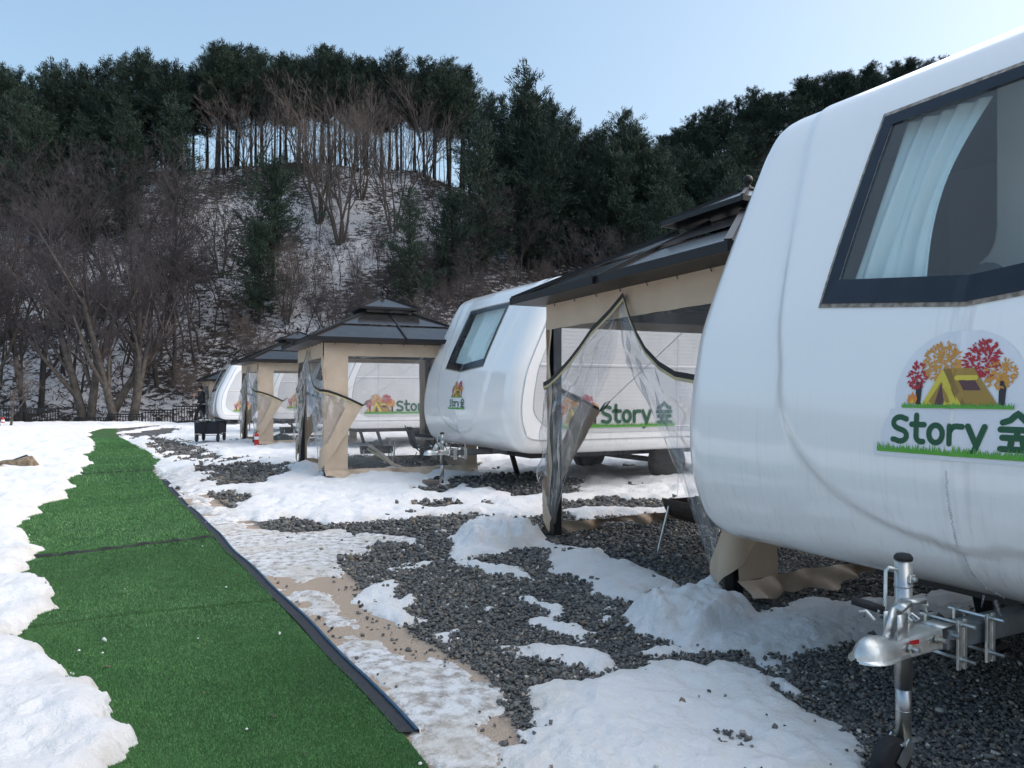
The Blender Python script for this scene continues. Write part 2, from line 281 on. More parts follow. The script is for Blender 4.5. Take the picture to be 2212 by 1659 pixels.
# ------------------------------------------------------------ ground areas (picture outlines laid on the ground)
def c7(L_): return G([(548.6+x*.5952,1042.3+y*.5952) for x,y in L_])
def c6(L_): return [(x*.4464,1042.3+y*.4464) for x,y in L_]
def c8(L_): return [(x*.2232,768+y*.2232) for x,y in L_]
left_edge=[at(*p) for p in c8([(1140,708),(1000,712),(840,755),(890,785),(820,795),(900,830),(925,880),(890,945),(720,985),(840,1010),(890,1065),(780,1110),(800,1165),(700,1190),(640,1250),(750,1300),(590,1340)])+
  c6([(375,35),(310,50),(335,85),(210,110),(150,150),(205,155),(130,185),(80,220),(90,250),(150,275),(160,300),(120,320),(215,350),(190,380),(120,410),(140,440),(70,470),(50,485),(130,480),(240,500),(245,540),(280,560),(230,590),(265,630),(190,660),(150,710),(100,760),(90,790),(180,820),(250,850),(230,880),(300,905),(385,940),(330,970),(350,1010),(400,1010),(440,980),(490,1010),(500,1060),(540,1080),(540,1170),(560,1220),(640,1250),(690,1260),(680,1300),(600,1381)])]
P_left=np.array([(-60,36.5),(-60,1.0),(-1.45,1.0),(-1.55,1.6)]+left_edge[::-1]+[(-15.9,36.5)])
turf_R=[at(*p) for p in c8([(1140,712),(1120,755),(1160,800),(1260,850),(1400,920),(1470,960),(1560,1020),(1640,1090)])][:-1]+[at(*p) for p in [(328,1017),(345,1040)]+c6([(900,130),(1000,240),(1150,390),(1300,550),(1500,770),(1700,970),(1980,1280),(2060,1381)])]+[(.02,2.0),(.32,1.2)]
snow_near=[c7(q) for q in [
 [(985,750),(1010,800),(1030,860),(1010,900),(960,960),(900,985),(900,1100),(2212,1100),(2212,925),(2100,880),(1990,840),(1900,770),(1840,700),(1780,665),(1700,655),(1600,670),(1500,655),(1440,655),(1330,680),(1260,700),(1200,720),(1100,725)],
 [(860,600),(960,605),(1050,580),(1100,600),(1200,610),(1300,650),(1360,685),(1260,710),(1200,680),(1120,655),(1060,660),(1000,650),(930,620)],
 [(990,485),(1060,490),(1120,510),(1190,520),(1255,580),(1200,590),(1120,560),(1060,550),(1010,520)],
 [(980,420),(1050,430),(1120,460),(1130,490),(1060,490),(1040,450)],
 [(1340,470),(1400,440),(1440,450),(1500,420),(1520,405),(1560,430),(1640,400),(1700,420),(1760,450),(1830,470),(1900,465),(2000,440),(2100,430),(2420,415),(2620,360),(2640,470),(2420,530),(2212,570),(2100,590),(2000,615),(1950,640),(1900,680),(1800,660),(1760,620),(1700,610),(1560,625),(1480,640),(1400,625),(1420,605),(1530,600),(1500,570),(1400,550),(1360,520)],
 [(720,190),(800,180),(820,155),(870,165),(950,175),(1020,185),(1060,215),(1180,235),(1260,250),(1300,280),(1400,310),(1480,340),(1540,385),(1460,400),(1420,440),(1330,430),(1250,400),(1190,340),(1100,330),(1070,325),(1080,245),(1040,235),(930,240),(900,265),(810,265),(800,285),(870,300),(960,300),(1020,350),(960,350),(860,330),(810,310),(700,275),(720,240)],
 [(500,310),(560,290),(640,285),(600,310),(540,320)],[(640,560),(700,540),(760,530),(740,555),(690,575)],[(530,435),(570,410),(590,420),(560,450)],
 [(1255,495),(1290,485),(1285,505),(1260,505)],[(1250,455),(1300,450),(1280,465)],[(840,455),(860,450),(858,465)],
 [(410,390),(430,370),(500,355),(535,370),(500,410),(540,440),(560,480),(615,505),(540,520),(500,500),(440,480),(380,440)],
 [(1900,730),(1960,750),(1965,775),(1920,765)]]]
ice_near=[c7(q) for q in [
 [(-340,230),(-120,100),(0,170),(150,180),(280,165),(400,180),(600,200),(605,235),(500,215),(400,240),(455,260),(350,275),(320,300),(325,340),(250,345),(180,365),(100,345),(30,335),(-40,290),(-120,240)],
 [(130,395),(200,390),(260,400),(310,440),(300,490),(400,520),(350,525),(280,515),(220,480),(150,430)],
 [(-20,345),(60,380),(110,430),(60,420)],
 [(285,590),(340,565),(420,570),(500,610),(600,640),(700,660),(800,700),(870,740),(905,770),(880,830),(820,840),(800,870),(840,930),(950,980),(960,1100),(700,1110),(620,1036),(570,960),(590,900),(540,840),(470,760),(400,690),(330,630)]]]
far_line=np.array([at(*p) for p in [(250,936),(262,955),(330,1010),(400,1075),(452,1130),(548,1125),(640,1127),(715,1134),(790,1132),(900,1120),(1020,1112),(1080,1120),(1130,1115),(1200,1112)]]+[(.9,8.6),(3.2,9.6),(7,11),(40,20),(40,36.5),(-15.9,36.5)])
holes=[G(q) for q in [[(905,1050),(925,1040),(960,1040),(985,1060),(950,1066),(915,1062)],[(435,1010),(520,1000),(640,1005),(620,1030),(560,1048),(480,1055),(420,1040)],[(300,950),(360,945),(420,965),(470,985),(560,992),(500,1000),(420,1002),(350,985)],
 [(255,940),(330,926),(400,922),(415,926),(380,940),(330,946),(285,953)],[(955,1042),(1050,1020),(1175,1030),(1260,1040),(1260,1068),(1110,1074),(1050,1062),(985,1058)],
 [(655,1008),(700,1020),(1030,1015),(1040,1003),(930,990),(760,985),(690,995)],[(440,1070),(500,1062),(540,1075),(520,1110),(470,1095)],[(560,1128),(620,1124),(690,1130),(640,1148),(590,1140)],
 [(525,953),(560,962),(640,958),(700,950),(640,945),(560,944)],[(1175,1090),(1300,1078),(1450,1082),(1450,1092),(1300,1098),(1180,1103)],[(880,1090),(960,1080),(1000,1090),(940,1098)]]]
def gz(X,Y):                                   # ground relief
    X=np.asarray(X,float);Y=np.asarray(Y,float)
    z=.05*fbm(X*.5,Y*.5,3,5)*np.clip((Y-1)/3,0,1)
    k=np.clip((Y-36.4)/2.0,0,1); k=k*k*(3-2*k)
    return z-1.25*k
def smooth_lumps(X,Y):
    a=np.clip(vnoise(X*9,Y*9,61)*1.6-.35,0,1); b=np.clip(vnoise(X*19+3,Y*19,67)*1.7-.5,0,1)
    return np.sqrt(a)*.75+np.sqrt(b)*.45
def snow_field(X,Y):
    """height of the snow surface over the ground, ice share, margin share"""
    wob=.13*fbm(X*5,Y*5,4,11)*np.clip(Y/5,.6,2.2)+.09*fbm(X*16,Y*16,3,23)
    j=.05*fbm(X*9,Y*3,3,31)
    dl=sdf(P_left,X,Y)+wob*.7
    dn=np.full(X.shape,-9.0)
    for P in snow_near: dn=np.maximum(dn,sdf(P,X,Y))
    dn=dn+wob+j
    di=np.full(X.shape,-9.0)
    for P in ice_near: di=np.maximum(di,sdf(P,X,Y))
    di=di+wob*1.5+.12*fbm(X*14,Y*8,3,7)
    df=sdf(far_line,X,Y)
    hd=np.full(X.shape,-9.0)
    for P in holes: hd=np.maximum(hd,sdf(P,X,Y))
    streak=(fbm(X*2.1,Y*1.1,5,77)*1.5+fbm(X*5.5,Y*2.6,4,78)*1.3)*np.clip((Y-9)/6,.25,1)+.10*np.clip((Y-9)/6,0,1)
    df=np.minimum(df+wob*2.5,-hd+streak)
    dr=sdf(np.array(left_edge+turf_R[::-1]),X,Y)                       # inside turf: only the left bank may cover it
    keep=-dr+.02+.09*fbm(X*6,Y*6,3,91)+np.where(Y>9,.12*fbm(X*2,Y*2,2,3)+.08,0)
    dn=np.minimum(dn,keep);di=np.minimum(di,keep);df=np.minimum(df,keep)
    def hh(d,T,l): return np.where(d>0,T*(1-np.exp(-np.maximum(d,0)/l)),np.maximum(d*1.5,-.09))
    lump=fbm(X*2.2,Y*2.2,4,41)*1.2+.35*fbm(X*5.5,Y*5.5,3,43); fine=fbm(X*13,Y*13,4,51)
    hl=hh(dl+.05*fbm(X*38,Y*38,2,121),.115,.045)+np.where(dl>0,(.11*lump+.035*fine)*np.clip(dl/.18,0,1),0)
    cl=np.maximum(sdf(c7([(1350,470),(1500,400),(1700,400),(1850,460),(1800,540),(1560,610),(1400,560)]),X,Y),sdf(c7([(720,190),(820,150),(1000,170),(1080,215),(950,245),(760,245)]),X,Y))
    chunk=np.clip(cl/.12,0,1)*(.02+.13*smooth_lumps(X,Y))
    dn=dn+.10*fbm(X*11,Y*11,4,131)+.05*fbm(X*30,Y*30,2,133)+.025
    hn=hh(dn,.040,.09)+np.where(dn>0,(.09*lump+.045*fine+chunk)*np.clip(dn/.15,0,1),0)
    hi=hh(di,.014,.05)+np.where(di>0,.008*fine,0)
    hf=hh(df,.075,.18)+np.where(df>0,(.15*lump+.03*fine)*np.clip(df/.5,0,1),0)
    prints=-.05*np.clip(vnoise(X*3.3,Y*2.6,99)-.72,0,1)/.28-.03*np.clip(vnoise(X*6.1,Y*5,101)-.7,0,1)/.3
    crust=.035*np.abs(fbm(X*4.2+.5*Y,Y*3.1,4,111))
    for q_,d_ in ((hl,dl),(hn,dn),(hf,df)): q_+=(prints+crust)*np.clip((d_-.02)/.12,0,1)*(.55 if q_ is hn else 1)
    h=np.maximum(np.maximum(hl,hn),np.maximum(hi,hf));h=np.where(h>.002,np.maximum(h,.004),h); ice=((hi>=h-1e-6)&(hi>0)).astype(float)
    near_sand=np.clip((sdf(sand_P,X,Y)+.25)/.5,0,1)*(Y<14)
    ice=np.maximum(ice,near_sand*(hf>=h-1e-6)*.7)
    edge=np.clip(1-np.maximum(np.maximum(dl,dn),df)/.35,0,1)
    return h,ice,edge
sand_line=[(250,930),(300,962),(380,1010),(470,1080),(548.6,1131.6),(644,1173),(739,1221),(787,1280),(858,1340),(906,1376),(953,1411),(1013,1441),(1084,1495),(1084,1536),(1120,1584),(1144,1660)]
sand_P=np.array([at(*p) for p in sand_line]+[(.3,2.3),(.6,1.2),(.32,1.2)]+turf_R[::-1])
# base ground: one sheet
tx=np.tan(np.linspace(-1.15,1.15,321)); yy=np.concatenate([[-400,-150,-60,-20,-6,-1],np.geomspace(1.0,46,260),[60,120,400]])
V=[];
TX=np.concatenate([np.linspace(-40,-3,12),np.linspace(-2.6,2.6,420),np.linspace(3,40,12)])
Xg=np.outer(np.maximum(np.abs(yy),8 if False else 1.0),np.ones(len(TX)))*TX[None,:]; Xg[np.abs(Xg)>400]=np.sign(Xg[np.abs(Xg)>400])*400
Yg=np.repeat(yy[:,None],len(TX),1); Zg=gz(Xg,np.clip(Yg,-1,60)); Zg[yy>50]=-1.25
wob=.10*fbm(Xg*4,Yg*4,4,13); sandm=np.clip((sdf(sand_P,Xg,Yg)+wob+.03)/.06,0,1)
def gridf(a,b):
    i,j=np.meshgrid(np.arange(a-1),np.arange(b-1),indexing='ij'); k=(i*b+j).ravel(); return np.stack([k,k+1,k+b+1,k+b],1)
vv=np.stack([Xg.ravel(),Yg.ravel(),Zg.ravel()],1)
tag(obj('ground',fast_mesh('ground',vv,gridf(*Xg.shape),M['ground'],True,{'sand':sandm.ravel()})),kind='structure')
# snow sheet
ys=np.geomspace(1.1,36.6,640); ts=np.linspace(-1.35,1.35,860)
X=ys[:,None]*ts[None,:]; Y=np.repeat(ys[:,None],len(ts),1)
h,ice,edge=snow_field(X,Y); Z=gz(X,Y)+h
fq=gridf(*X.shape); hm=h.ravel(); keep=(hm[fq]>-.012).any(1); fq=fq[keep]
us,inv=np.unique(fq,return_inverse=True); fq=inv.reshape(fq.shape)
vv=np.stack([X.ravel(),Y.ravel(),Z.ravel()],1)[us]
tag(obj('snow_cover',fast_mesh('snow_cover',vv,fq,M['snow'],True,{'ice':ice.ravel()[us],'edge':edge.ravel()[us]})),'melting white snow lying over gravel and grass beside the path','snow',kind='stuff')
# distant snow field outside the fan
mb=MB(); mb.face([(-60,-60,.06),(60,-60,.06),(60,.9,.06),(-60,.9,.06)]); 
tag(mb.build('snow_ground',M['snow']),kind='structure')
# ------------------------------------------------------------ turf path
Lp=np.array(left_edge); Rp=np.array(turf_R)
def interp_edge(E,Yv):
    o=np.argsort(E[:,1]); return np.interp(Yv,E[o,1],E[o,0])
def turf_z(Xv,Yv):
    z=gz(Xv,Yv)+.024
    for y0,sl,hh_ in ((7.45,.90,.028),(17.75,.99,.022),(27.6,1.0,.016),(4.6,.4,.004)):
        d=(Yv-(y0+sl*(Xv+3))-.05*np.sin(Xv*2.3)-.02*np.sin(Xv*7))    # far piece overlaps the near one
        z=z+hh_*np.exp(-np.maximum(d,0)/.30)*(d>0)-.018*np.exp(-(d/.02)**2)
    return z
rows=np.geomspace(1.1,at(250,927)[1],900); P=[]
XL=interp_edge(Lp,rows)-.55; XR=interp_edge(Rp,rows); 
U=np.linspace(0,1,60); Xt=XL[:,None]+(XR-XL)[:,None]*U[None,:]; Yt=np.repeat(rows[:,None],60,1); Zt=turf_z(Xt,Yt)
nv=Xt.size; vv=np.stack([Xt.ravel(),Yt.ravel(),Zt.ravel()],1); fq=gridf(*Xt.shape)
sk=np.stack([Xt[:,-1]+.004,Yt[:,-1],Zt[:,-1]-.03],1); ski=np.arange(len(rows)); last=ski*60+59
fs=np.stack([last[:-1],nv+ski[:-1],nv+ski[1:],last[1:]],1)
tag(obj('turf_path',fast_mesh('turf_path',np.concatenate([vv,sk]),np.concatenate([fq,fs]),M['turf'],False)),kind='structure')
# dark backing of the overlapped carpet ends; its black paints in the step's shade
def seam(y0,sl,hh_):
    xs_=np.linspace(-14,2,900); Yv=y0+sl*(xs_+3)+.05*np.sin(xs_*2.3)+.02*np.sin(xs_*7); ok=(xs_>interp_edge(Lp,Yv)-.3)&(xs_<interp_edge(Rp,Yv)); xs_,Yv=xs_[ok],Yv[ok]; z=turf_z(xs_,Yv+.03); jit=.006*np.sin(xs_*31)+.004*np.sin(xs_*57)
    mb=MB(); mb.grid([[(x,y-.016,zz-hh_*.9+.006),(x,y-.009,zz-.003+j),(x,y+.004,zz-.002+j)] for x,y,zz,j in zip(xs_,Yv,z,jit)]); return tag(mb.build('turf_seam',M['blackedge']),kind='structure')
for a_ in ((7.45,.90,.028),(17.75,.99,.022),(27.6,1.0,.016)): seam(*a_)
# blades
def blades():
    out=[];n_all=0
    for y0,y1,dens,s in ((1.9,3.2,42000,.0095),(3.2,4.6,30000,.011),(4.6,7,12000,.014),(7,12,3600,.022),(12,24,900,.032)):
        ym=(y0+y1)/2; wd=2.6; n=int(dens*(y1-y0)*wd); Yb=rng.uniform(y0,y1,n); t=rng.uniform(0,1,n)
        xl=interp_edge(Lp,Yb)-.12; xr=interp_edge(Rp,Yb); Xb=xl+(xr-xl)*t; Zb=turf_z(Xb,Yb)
        a=rng.uniform(0,2*PI,n); ln=s*rng.uniform(.6,1.3,n); lean=rng.uniform(.2,1.0,n); wv=s*.16
        dx,dy=np.cos(a),np.sin(a)
        p0=np.stack([Xb-dy*wv,Yb+dx*wv,Zb-.003],1);p1=np.stack([Xb+dy*wv,Yb-dx*wv,Zb-.003],1);p2=np.stack([Xb+dx*ln*lean,Yb+dy*ln*lean,Zb+ln*(1.05-lean*.6)],1)
        out.append((np.stack([p0,p1,p2],1).reshape(-1,3),np.repeat(np.clip(rng.normal(.5,.24,n)+.9*fbm(Xb*1.1,Yb*.8,4,4)+.35*fbm(Xb*9,Yb*9,2,6),0,1),3)))
    v=np.concatenate([o[0] for o in out]); r=np.concatenate([o[1] for o in out]); return v,np.arange(len(v)).reshape(-1,3),r
v_,f_,r_=blades()
tag(obj('turf_blades',fast_mesh('turf_blades',v_,f_,M['blade'],False,{'rnd':r_})),'short green artificial grass blades of the path','artificial grass',kind='stuff')
# edging strip
Er=[Vector((p[0],p[1],0)) for p in turf_R if 2.2<p[1]<at(340,1030)[1]+.5]; Er=[e for e in Er]
def resample(P,st):
    out=[P[0]]
    for a,b in zip(P[:-1],P[1:]):
        n=max(1,int((b-a).length/st)); out+=[a+(b-a)*(k+1)/n for k in range(n)]
    return out
yend=at(895,1600)[1]
Er=[p for p in resample(Er,.08) if p.y>yend]
strip=[[],[]]
for which,(o0,o1,z0,z1,mt) in enumerate(((-.01,.062,.026,.012,'blackedge'),(.062,.081,.012,.026,'blue'))):
    P=[]
    for i,p in enumerate(Er):
        d=(Er[min(i+1,len(Er)-1)]-Er[max(i-1,0)]).normalized(); nrm=Vector((d.y,-d.x,0)); nrm=nrm if nrm.x>0 else -nrm
        jx=.012*math.sin(p.y*1.7)+.008*math.sin(p.y*4.3); a=p+nrm*(o0+jx); b=p+nrm*(o1+jx); g=float(gz(p.x,p.y))
        if which==0: P.append([(a.x,a.y,g+z0+.004),(b.x,b.y,g+z1+.004)])
        else: P.append([(a.x,a.y,g+z0),(a.x+nrm.x*.003,a.y,g+z1),(b.x,b.y,g+z1-.004),(b.x+.002,b.y,g-.01)])
    strip[which]=P
ed=empty('path_edging',(0,0,0),0,'black rubber edging strip with raised blue rim along the turf path','edging')
mb=MB(); mb.grid(strip[0]); e1=mb.build('rubber_strip',M['blackedge'],ed)
mb=MB(); mb.grid(strip[1]); mb.build('blue_rim',M['blue'],ed)
# ------------------------------------------------------------ gravel stones
def stones():
    base=np.array([(-1,-1,-1),(1,-1,-1),(1,1,-1),(-1,1,-1),(-1,-1,1),(1,-1,1),(1,1,1),(-1,1,1)],float)*.8
    bf=np.array([(0,3,2,1),(4,5,6,7),(0,1,5,4),(1,2,6,5),(2,3,7,6),(3,0,4,7)])
    xs=[];ysl=[];ss=[]
    for y0,y1,dens,s in ((1.9,3.2,4600,.0088),(3.2,4.6,4200,.0092),(4.6,6.5,2400,.0118),(6.5,9,1000,.017),(9,14,330,.026),(14,24,220,.030)):
        xa,xb=(-.2*y1-.9 if y1<10 else -.5*y1),(.75*y1 if y1<15 else .1*y1); n=int(dens*(y1-y0)*(xb-xa)); x=rng.uniform(xa,xb,n);y=rng.uniform(y0,y1,n); xs.append(x);ysl.append(y);ss.append(np.full(n,s))
    x=np.concatenate(xs);y=np.concatenate(ysl);s=np.concatenate(ss)
    k=x<y*.72; x,y,s=x[k],y[k],s[k]
    h_,_,_=snow_field(x,y); sdm=sdf(sand_P,x,y)+.10*fbm(x*4,y*4,4,13)
    trf=sdf(np.array(left_edge+turf_R[::-1]),x,y)
    p=rng.uniform(0,1,len(x)); ok=((h_<.008)|((h_<.030)&(rng.uniform(0,1,len(x))<.015)))&(trf<-.12)&((sdm<.0)|((sdm<.18)&(p<.06))|(p<.006)); x,y,s=x[ok],y[ok],s[ok]
    n=len(x); sc3=rng.lognormal(-.12,.32,(n,1,1))*rng.uniform(.6,1.2,(n,1,3))*s[:,None,None]*np.array([1.15,1.0,.75]); V_=base[None]*sc3*rng.uniform(.55,1.15,(n,8,1))+rng.normal(0,.12,(n,8,3))*s[:,None,None]
    a=rng.uniform(0,2*PI,n);b=rng.normal(0,.5,n);ca,sa=np.cos(a),np.sin(a);cb,sb=np.cos(b),np.sin(b)
    X1=V_[...,0];Z1=V_[...,2];V_[...,0],V_[...,2]=X1*cb[:,None]-Z1*sb[:,None],X1*sb[:,None]+Z1*cb[:,None]
    X1=V_[...,0].copy();Y1=V_[...,1].copy();V_[...,0]=X1*ca[:,None]-Y1*sa[:,None];V_[...,1]=X1*sa[:,None]+Y1*ca[:,None]
    V_[...,0]+=x[:,None];V_[...,1]+=y[:,None];V_[...,2]+=(gz(x,y)+np.maximum(h_[ok],0)+s*rng.uniform(.0,1.3,n))[:,None]
    Fq=(np.arange(n)*8)[:,None,None]+bf[None]; rn=np.clip(rng.beta(2,2.4,n)+.25*fbm(x*1.5,y*1.5,3,19),0,1); rn[rng.uniform(0,1,n)<.02]=1
    return V_.reshape(-1,3),Fq.reshape(-1,4),np.repeat(rn,8),n
v_,f_,r_,n_=stones(); print('stones',n_)
tag(obj('gravel',fast_mesh('gravel',v_,f_,M['stone'],False,{'rnd':r_})),'loose dark grey crushed gravel stones between snow patches','gravel',kind='stuff')
# ------------------------------------------------------------ hills
ridx=np.array([-1200,-400,0,370,640,900,1000,1170,1300,1450,1600,1900,2400]);ridy=np.array([420,400,385,368,352,368,410,460,510,560,610,640,640])
def hillz(X,Y):
    X=np.asarray(X,float);Y=np.asarray(Y,float); px=CX+F*X/70; rh=CH+(H0-np.interp(px,ridx,ridy))/F*70
    t=np.clip((Y-39)/31,0,1.0); pr=np.where(t<1,.25*t+.75*t**1.15,1); pr=pr+.02*np.sin(t*PI)
    back=np.clip((Y-70)/45,0,1)
    return -1.3+(rh+1.3)*pr-(14)*back**1.2+ (1.6*fbm(X*.12,Y*.12,3,3)+.5*fbm(X*.6,Y*.6,3,9))*np.clip(t*6,0,1)*np.clip((1.08-t)*6,.25,1)
xs=np.linspace(-95,60,230); ysl=np.concatenate([np.linspace(38.4,74,120),np.linspace(75,120,12)]); Xh,Yh=np.meshgrid(xs,ysl,indexing='ij')
v_=np.stack([Xh.ravel(),Yh.ravel(),hillz(Xh,Yh).ravel()],1)
px_=CX+F*Xh/Yh; py_=H0-F*(hillz(Xh,Yh)-CH)/Yh
lit=-.085*np.exp(-(((px_-745)/95)**2+((py_-520)/120)**2))-.05*np.exp(-(((px_-300)/220)**2+((py_-880)/55)**2))-.03*np.exp(-(((px_-700)/120)**2+((py_-690)/60)**2))
tag(obj('hill',fast_mesh('hill',v_,gridf(*Xh.shape),M['hill'],True,{'litter':lit.ravel()})),kind='structure')
r2x=np.array([1250,1450,1520,1600,1700,1800,1900,2030,2300,3200]);r2y=np.array([470,385,345,318,290,262,240,228,180,120])
def hill2z(X,Y):
    X=np.asarray(X,float);Y=np.asarray(Y,float); px=CX+F*X/150; rh=CH+(H0-np.interp(px,r2x,r2y))/F*150
    t=np.clip((Y-70)/80,0,1); return rh*(.15*t+.85*t**1.3)+2.5*fbm(X*.06,Y*.06,3,8)-6*(1-t)
xs=np.linspace(8,330,120); ysl=np.linspace(66,190,60); Xh,Yh=np.meshgrid(xs,ysl,indexing='ij')
v_=np.stack([Xh.ravel(),Yh.ravel(),hill2z(Xh,Yh).ravel()],1)
tag(obj('hill',fast_mesh('far_hill',v_,gridf(*Xh.shape),M['hill2'],True)),kind='structure')
# added unseen hill ring: fills reflections, raised on one side to block the sun
Vv=[];Fv=[];n=96
for i in range(n+1):
    a=R(100)+R(282)*i/n; tall=1+1.6*max(0,(i-74)/22)
    for k,(rr,zz) in enumerate(((110,-1),(150,16*tall),(190,(26+5*math.sin(i*.5)+3*math.sin(i*1.3))*tall),(260,20*tall))): Vv.append((rr*math.cos(a),rr*math.sin(a),zz))
for i in range(n):
    for k in range(3): b=i*4+k; Fv.append((b,b+4,b+5,b+1))
tag(obj('hill',mesh('added_hill_ring',Vv,Fv,mat('added_ring_slope',(.05,.055,.05),.95,var=.5,vscale=.1,c2=(.12,.11,.11)),smooth=True)),kind='structure')
# ------------------------------------------------------------ trees
def rdir(d,ang):
    d=d.normalized(); o=d.orthogonal().normalized(); o.rotate(__import__('mathutils').Quaternion(d,random.uniform(0,2*PI))); return (d*math.cos(ang)+o*math.sin(ang)).normalized()
def pine_mesh(H,cb,rad,n_br,shape=.8,seed=1,dense=1.0,clump=.26):
    random.seed(seed); g=np.random.default_rng(seed)
    tm=MB(); lean=Vector((random.uniform(-.02,.02),random.uniform(-.02,.02),1)); pts=[Vector((lean.x*z+.06*math.sin(z*.8+seed),lean.y*z,z)) for z in np.linspace(-.6,H*.97,9)]
    tm.tube(pts,[.0145*H*(1-.93*i/8)+.008 for i in range(9)],6)
    C=[]
    for i in range(n_br):
        t=(i+random.random()*.8)/n_br; z=H*(cb+(1-cb)*t); L_=rad*((1-t)**shape*.95+.10)*random.uniform(.6,1.15)
        if t<.15: L_*=.5+t*3
        a=random.uniform(0,2*PI); up=.10+.75*t+random.uniform(-.15,.2); d=Vector((math.cos(a),math.sin(a),up)).normalized(); b0=Vector((lean.x*z,lean.y*z,z))
        tm.tube([b0,b0+d*L_*.5,b0+d*L_*.95+Vector((0,0,L_*.08))],[.03*L_/2+.01,.02,.006],3,cap=False)
        m_=max(2,int(L_*5.5*dense))
        for k in range(m_):
            s=(k+.6)/m_; sp=.30*L_*(1-s*.35)
            c=b0+d*L_*s+Vector((random.gauss(0,sp*.5),random.gauss(0,sp*.5),random.gauss(0,sp*.25)+.08*L_*s*s)); C.append((c,d))
    # dead stubs under the crown
    for i in range(int(8+10*cb)):
        z=H*random.uniform(cb*.25,cb+.05); a=random.uniform(0,2*PI); L_=random.uniform(.3,1.1); tm.tube([(0,0,z),(math.cos(a)*L_,math.sin(a)*L_,z+random.uniform(-.1,.3))],[.018,.004],3,cap=False)
    nC=len(C); k=15; cc=np.array([tuple(c) for c,_ in C]); dd=np.array([tuple(d) for _,d in C])
    cc=np.repeat(cc,k,0)+g.normal(0,clump*.34,(nC*k,3)); dd=np.repeat(dd,k,0)+g.normal(0,.5,(nC*k,3))+np.array([0,0,.35]); dd/=np.linalg.norm(dd,axis=1)[:,None]
    sidev=np.cross(dd,g.normal(0,1,(nC*k,3))); sidev/=np.linalg.norm(sidev,axis=1)[:,None]+1e-6
    ln=clump*g.uniform(.45,1.0,(nC*k,1)); wv=ln*.11
    v=np.stack([cc-sidev*wv-dd*ln*.3,cc+sidev*wv-dd*ln*.3,cc+dd*ln*.75],1).reshape(-1,3)
    rn=np.repeat(np.repeat(g.uniform(0,1,nC),k),3)
    return mesh('trunk',tm.v,tm.f,M['barkd'],smooth=True),fast_mesh('crown',v,np.arange(len(v)).reshape(-1,3),M['needle'],False,{'rnd':rn})
def bare_mesh(H,seed,stems=1,spread=.35,depth=5,kids=4,r0=.11,mt='bark',tw='twig',first=.3,fan=.45,curl=.12,minr=.0045):
    random.seed(seed); tm=MB(); cm=MB()
    def grow(p,d,L_,r,lev):
        n=4 if lev<2 else (3 if lev<4 else 2); pts=[p];rs=[r];q=p.copy();dd=d.copy()
        for i in range(n):
            dd=(dd+Vector((random.gauss(0,curl),random.gauss(0,curl),random.gauss(0,curl)+.03))).normalized(); q=q+dd*L_/n; pts.append(q.copy()); rs.append(max(minr,r*(1-.62*(i+1)/n)))
        (tm if lev<=1 else cm).tube(pts,rs,6 if lev==0 else (4 if lev<=1 else 3),cap=False)
        if lev>=depth: return
        kk=kids+ (2 if lev==0 else 0)
        for j in range(kk):
            t=first+(1-first)*(j+random.random()*.7)/kk if lev==0 else random.uniform(.2,1)
            t=min(t,.99); i=int(t*n); s=t*n-i; b=pts[i].lerp(pts[min(i+1,n)],s); dr=(pts[min(i+1,n)]-pts[i]).normalized()
            nd=rdir(dr,random.uniform(.5,1.25)*fan*(1.2 if lev>0 else 1.0)); nd=(nd+Vector((0,0,.07))).normalized()
            grow(b,nd,L_*random.uniform(.42,.68)*(1-.25*t),max(minr,rs[i]*random.uniform(.45,.68)),lev+1)
    for s in range(stems):
        a=2*PI*s/stems+random.uniform(-.5,.5); sp=spread*random.uniform(.3,1) if stems>1 else 0
        grow(Vector((math.cos(a)*.12*(stems>1),math.sin(a)*.12*(stems>1),-.4)),Vector((math.cos(a)*sp,math.sin(a)*sp,1)).normalized(),H*random.uniform(.62,.8),r0*random.uniform(.7,1.05),0)
    return mesh('trunk',tm.v,tm.f,M[mt],smooth=True),mesh('crown',cm.v,cm.f,M[tw])
pine_tall=[pine_mesh(12,.50,3.0,72,.5,s,1.0,.34) for s in (11,12,13,14)]
pine_full=[pine_mesh(11,.12,3.1,74,.6,s,1.0,.34) for s in (21,22,23,24)]
pine_round=[pine_mesh(9,.12,3.4,76,.45,s,1.0,.38) for s in (31,32,33)]
bare_slim=[bare_mesh(9,s,1,0,4,5,.085,'barkd','twig',.4,.55,.13,.005) for s in (41,42,43,44)]
pine_lone=pine_mesh(9,.34,3.3,70,.35,71,1.15,.32)
bare_thin=[bare_mesh(9,s,1,0,3,3,.055,'barkd','twig',.5,.45,.06) for s in (45,46,47)]
bare_multi=[bare_mesh(9,s,6,.42,4,4,.09,'bark','twigl',.35,.42) for s in (51,52)]
bush=[bare_mesh(3.2,s,6,.55,3,4,.02,'twigl','twigl',.2,.6,minr=.006) for s in (61,62)]
redbush=[bare_mesh(5,65,7,.5,4,4,.035,'twigr','twigr',.2,.6,minr=.009)]
def hit(x,y,fz=hillz,y0=39.2,y1=69.8):
    """where the sight line of a picture point meets the slope"""
    r=(x-CX)/F; e=(H0-y)/F; Ys=np.linspace(y0,y1,400); d=fz(r*Ys,Ys)-(CH+e*Ys); k=np.argmax(d>0)
    Yv=Ys[k] if d.max()>0 else Ys[np.argmax(d)]
    return (r*Yv,Yv,float(fz(r*Yv,Yv)))
def place_tree(kind,src,loc,s,label,cat,group=None,rz=None,sz=None):
    t=empty(kind,loc,random.uniform(0,6.28) if rz is None else rz,label,cat,group); t.scale=(s,s,sz or s)
    obj('trunk',src[0],t); obj('crown',src[1],t); return t
random.seed(99)
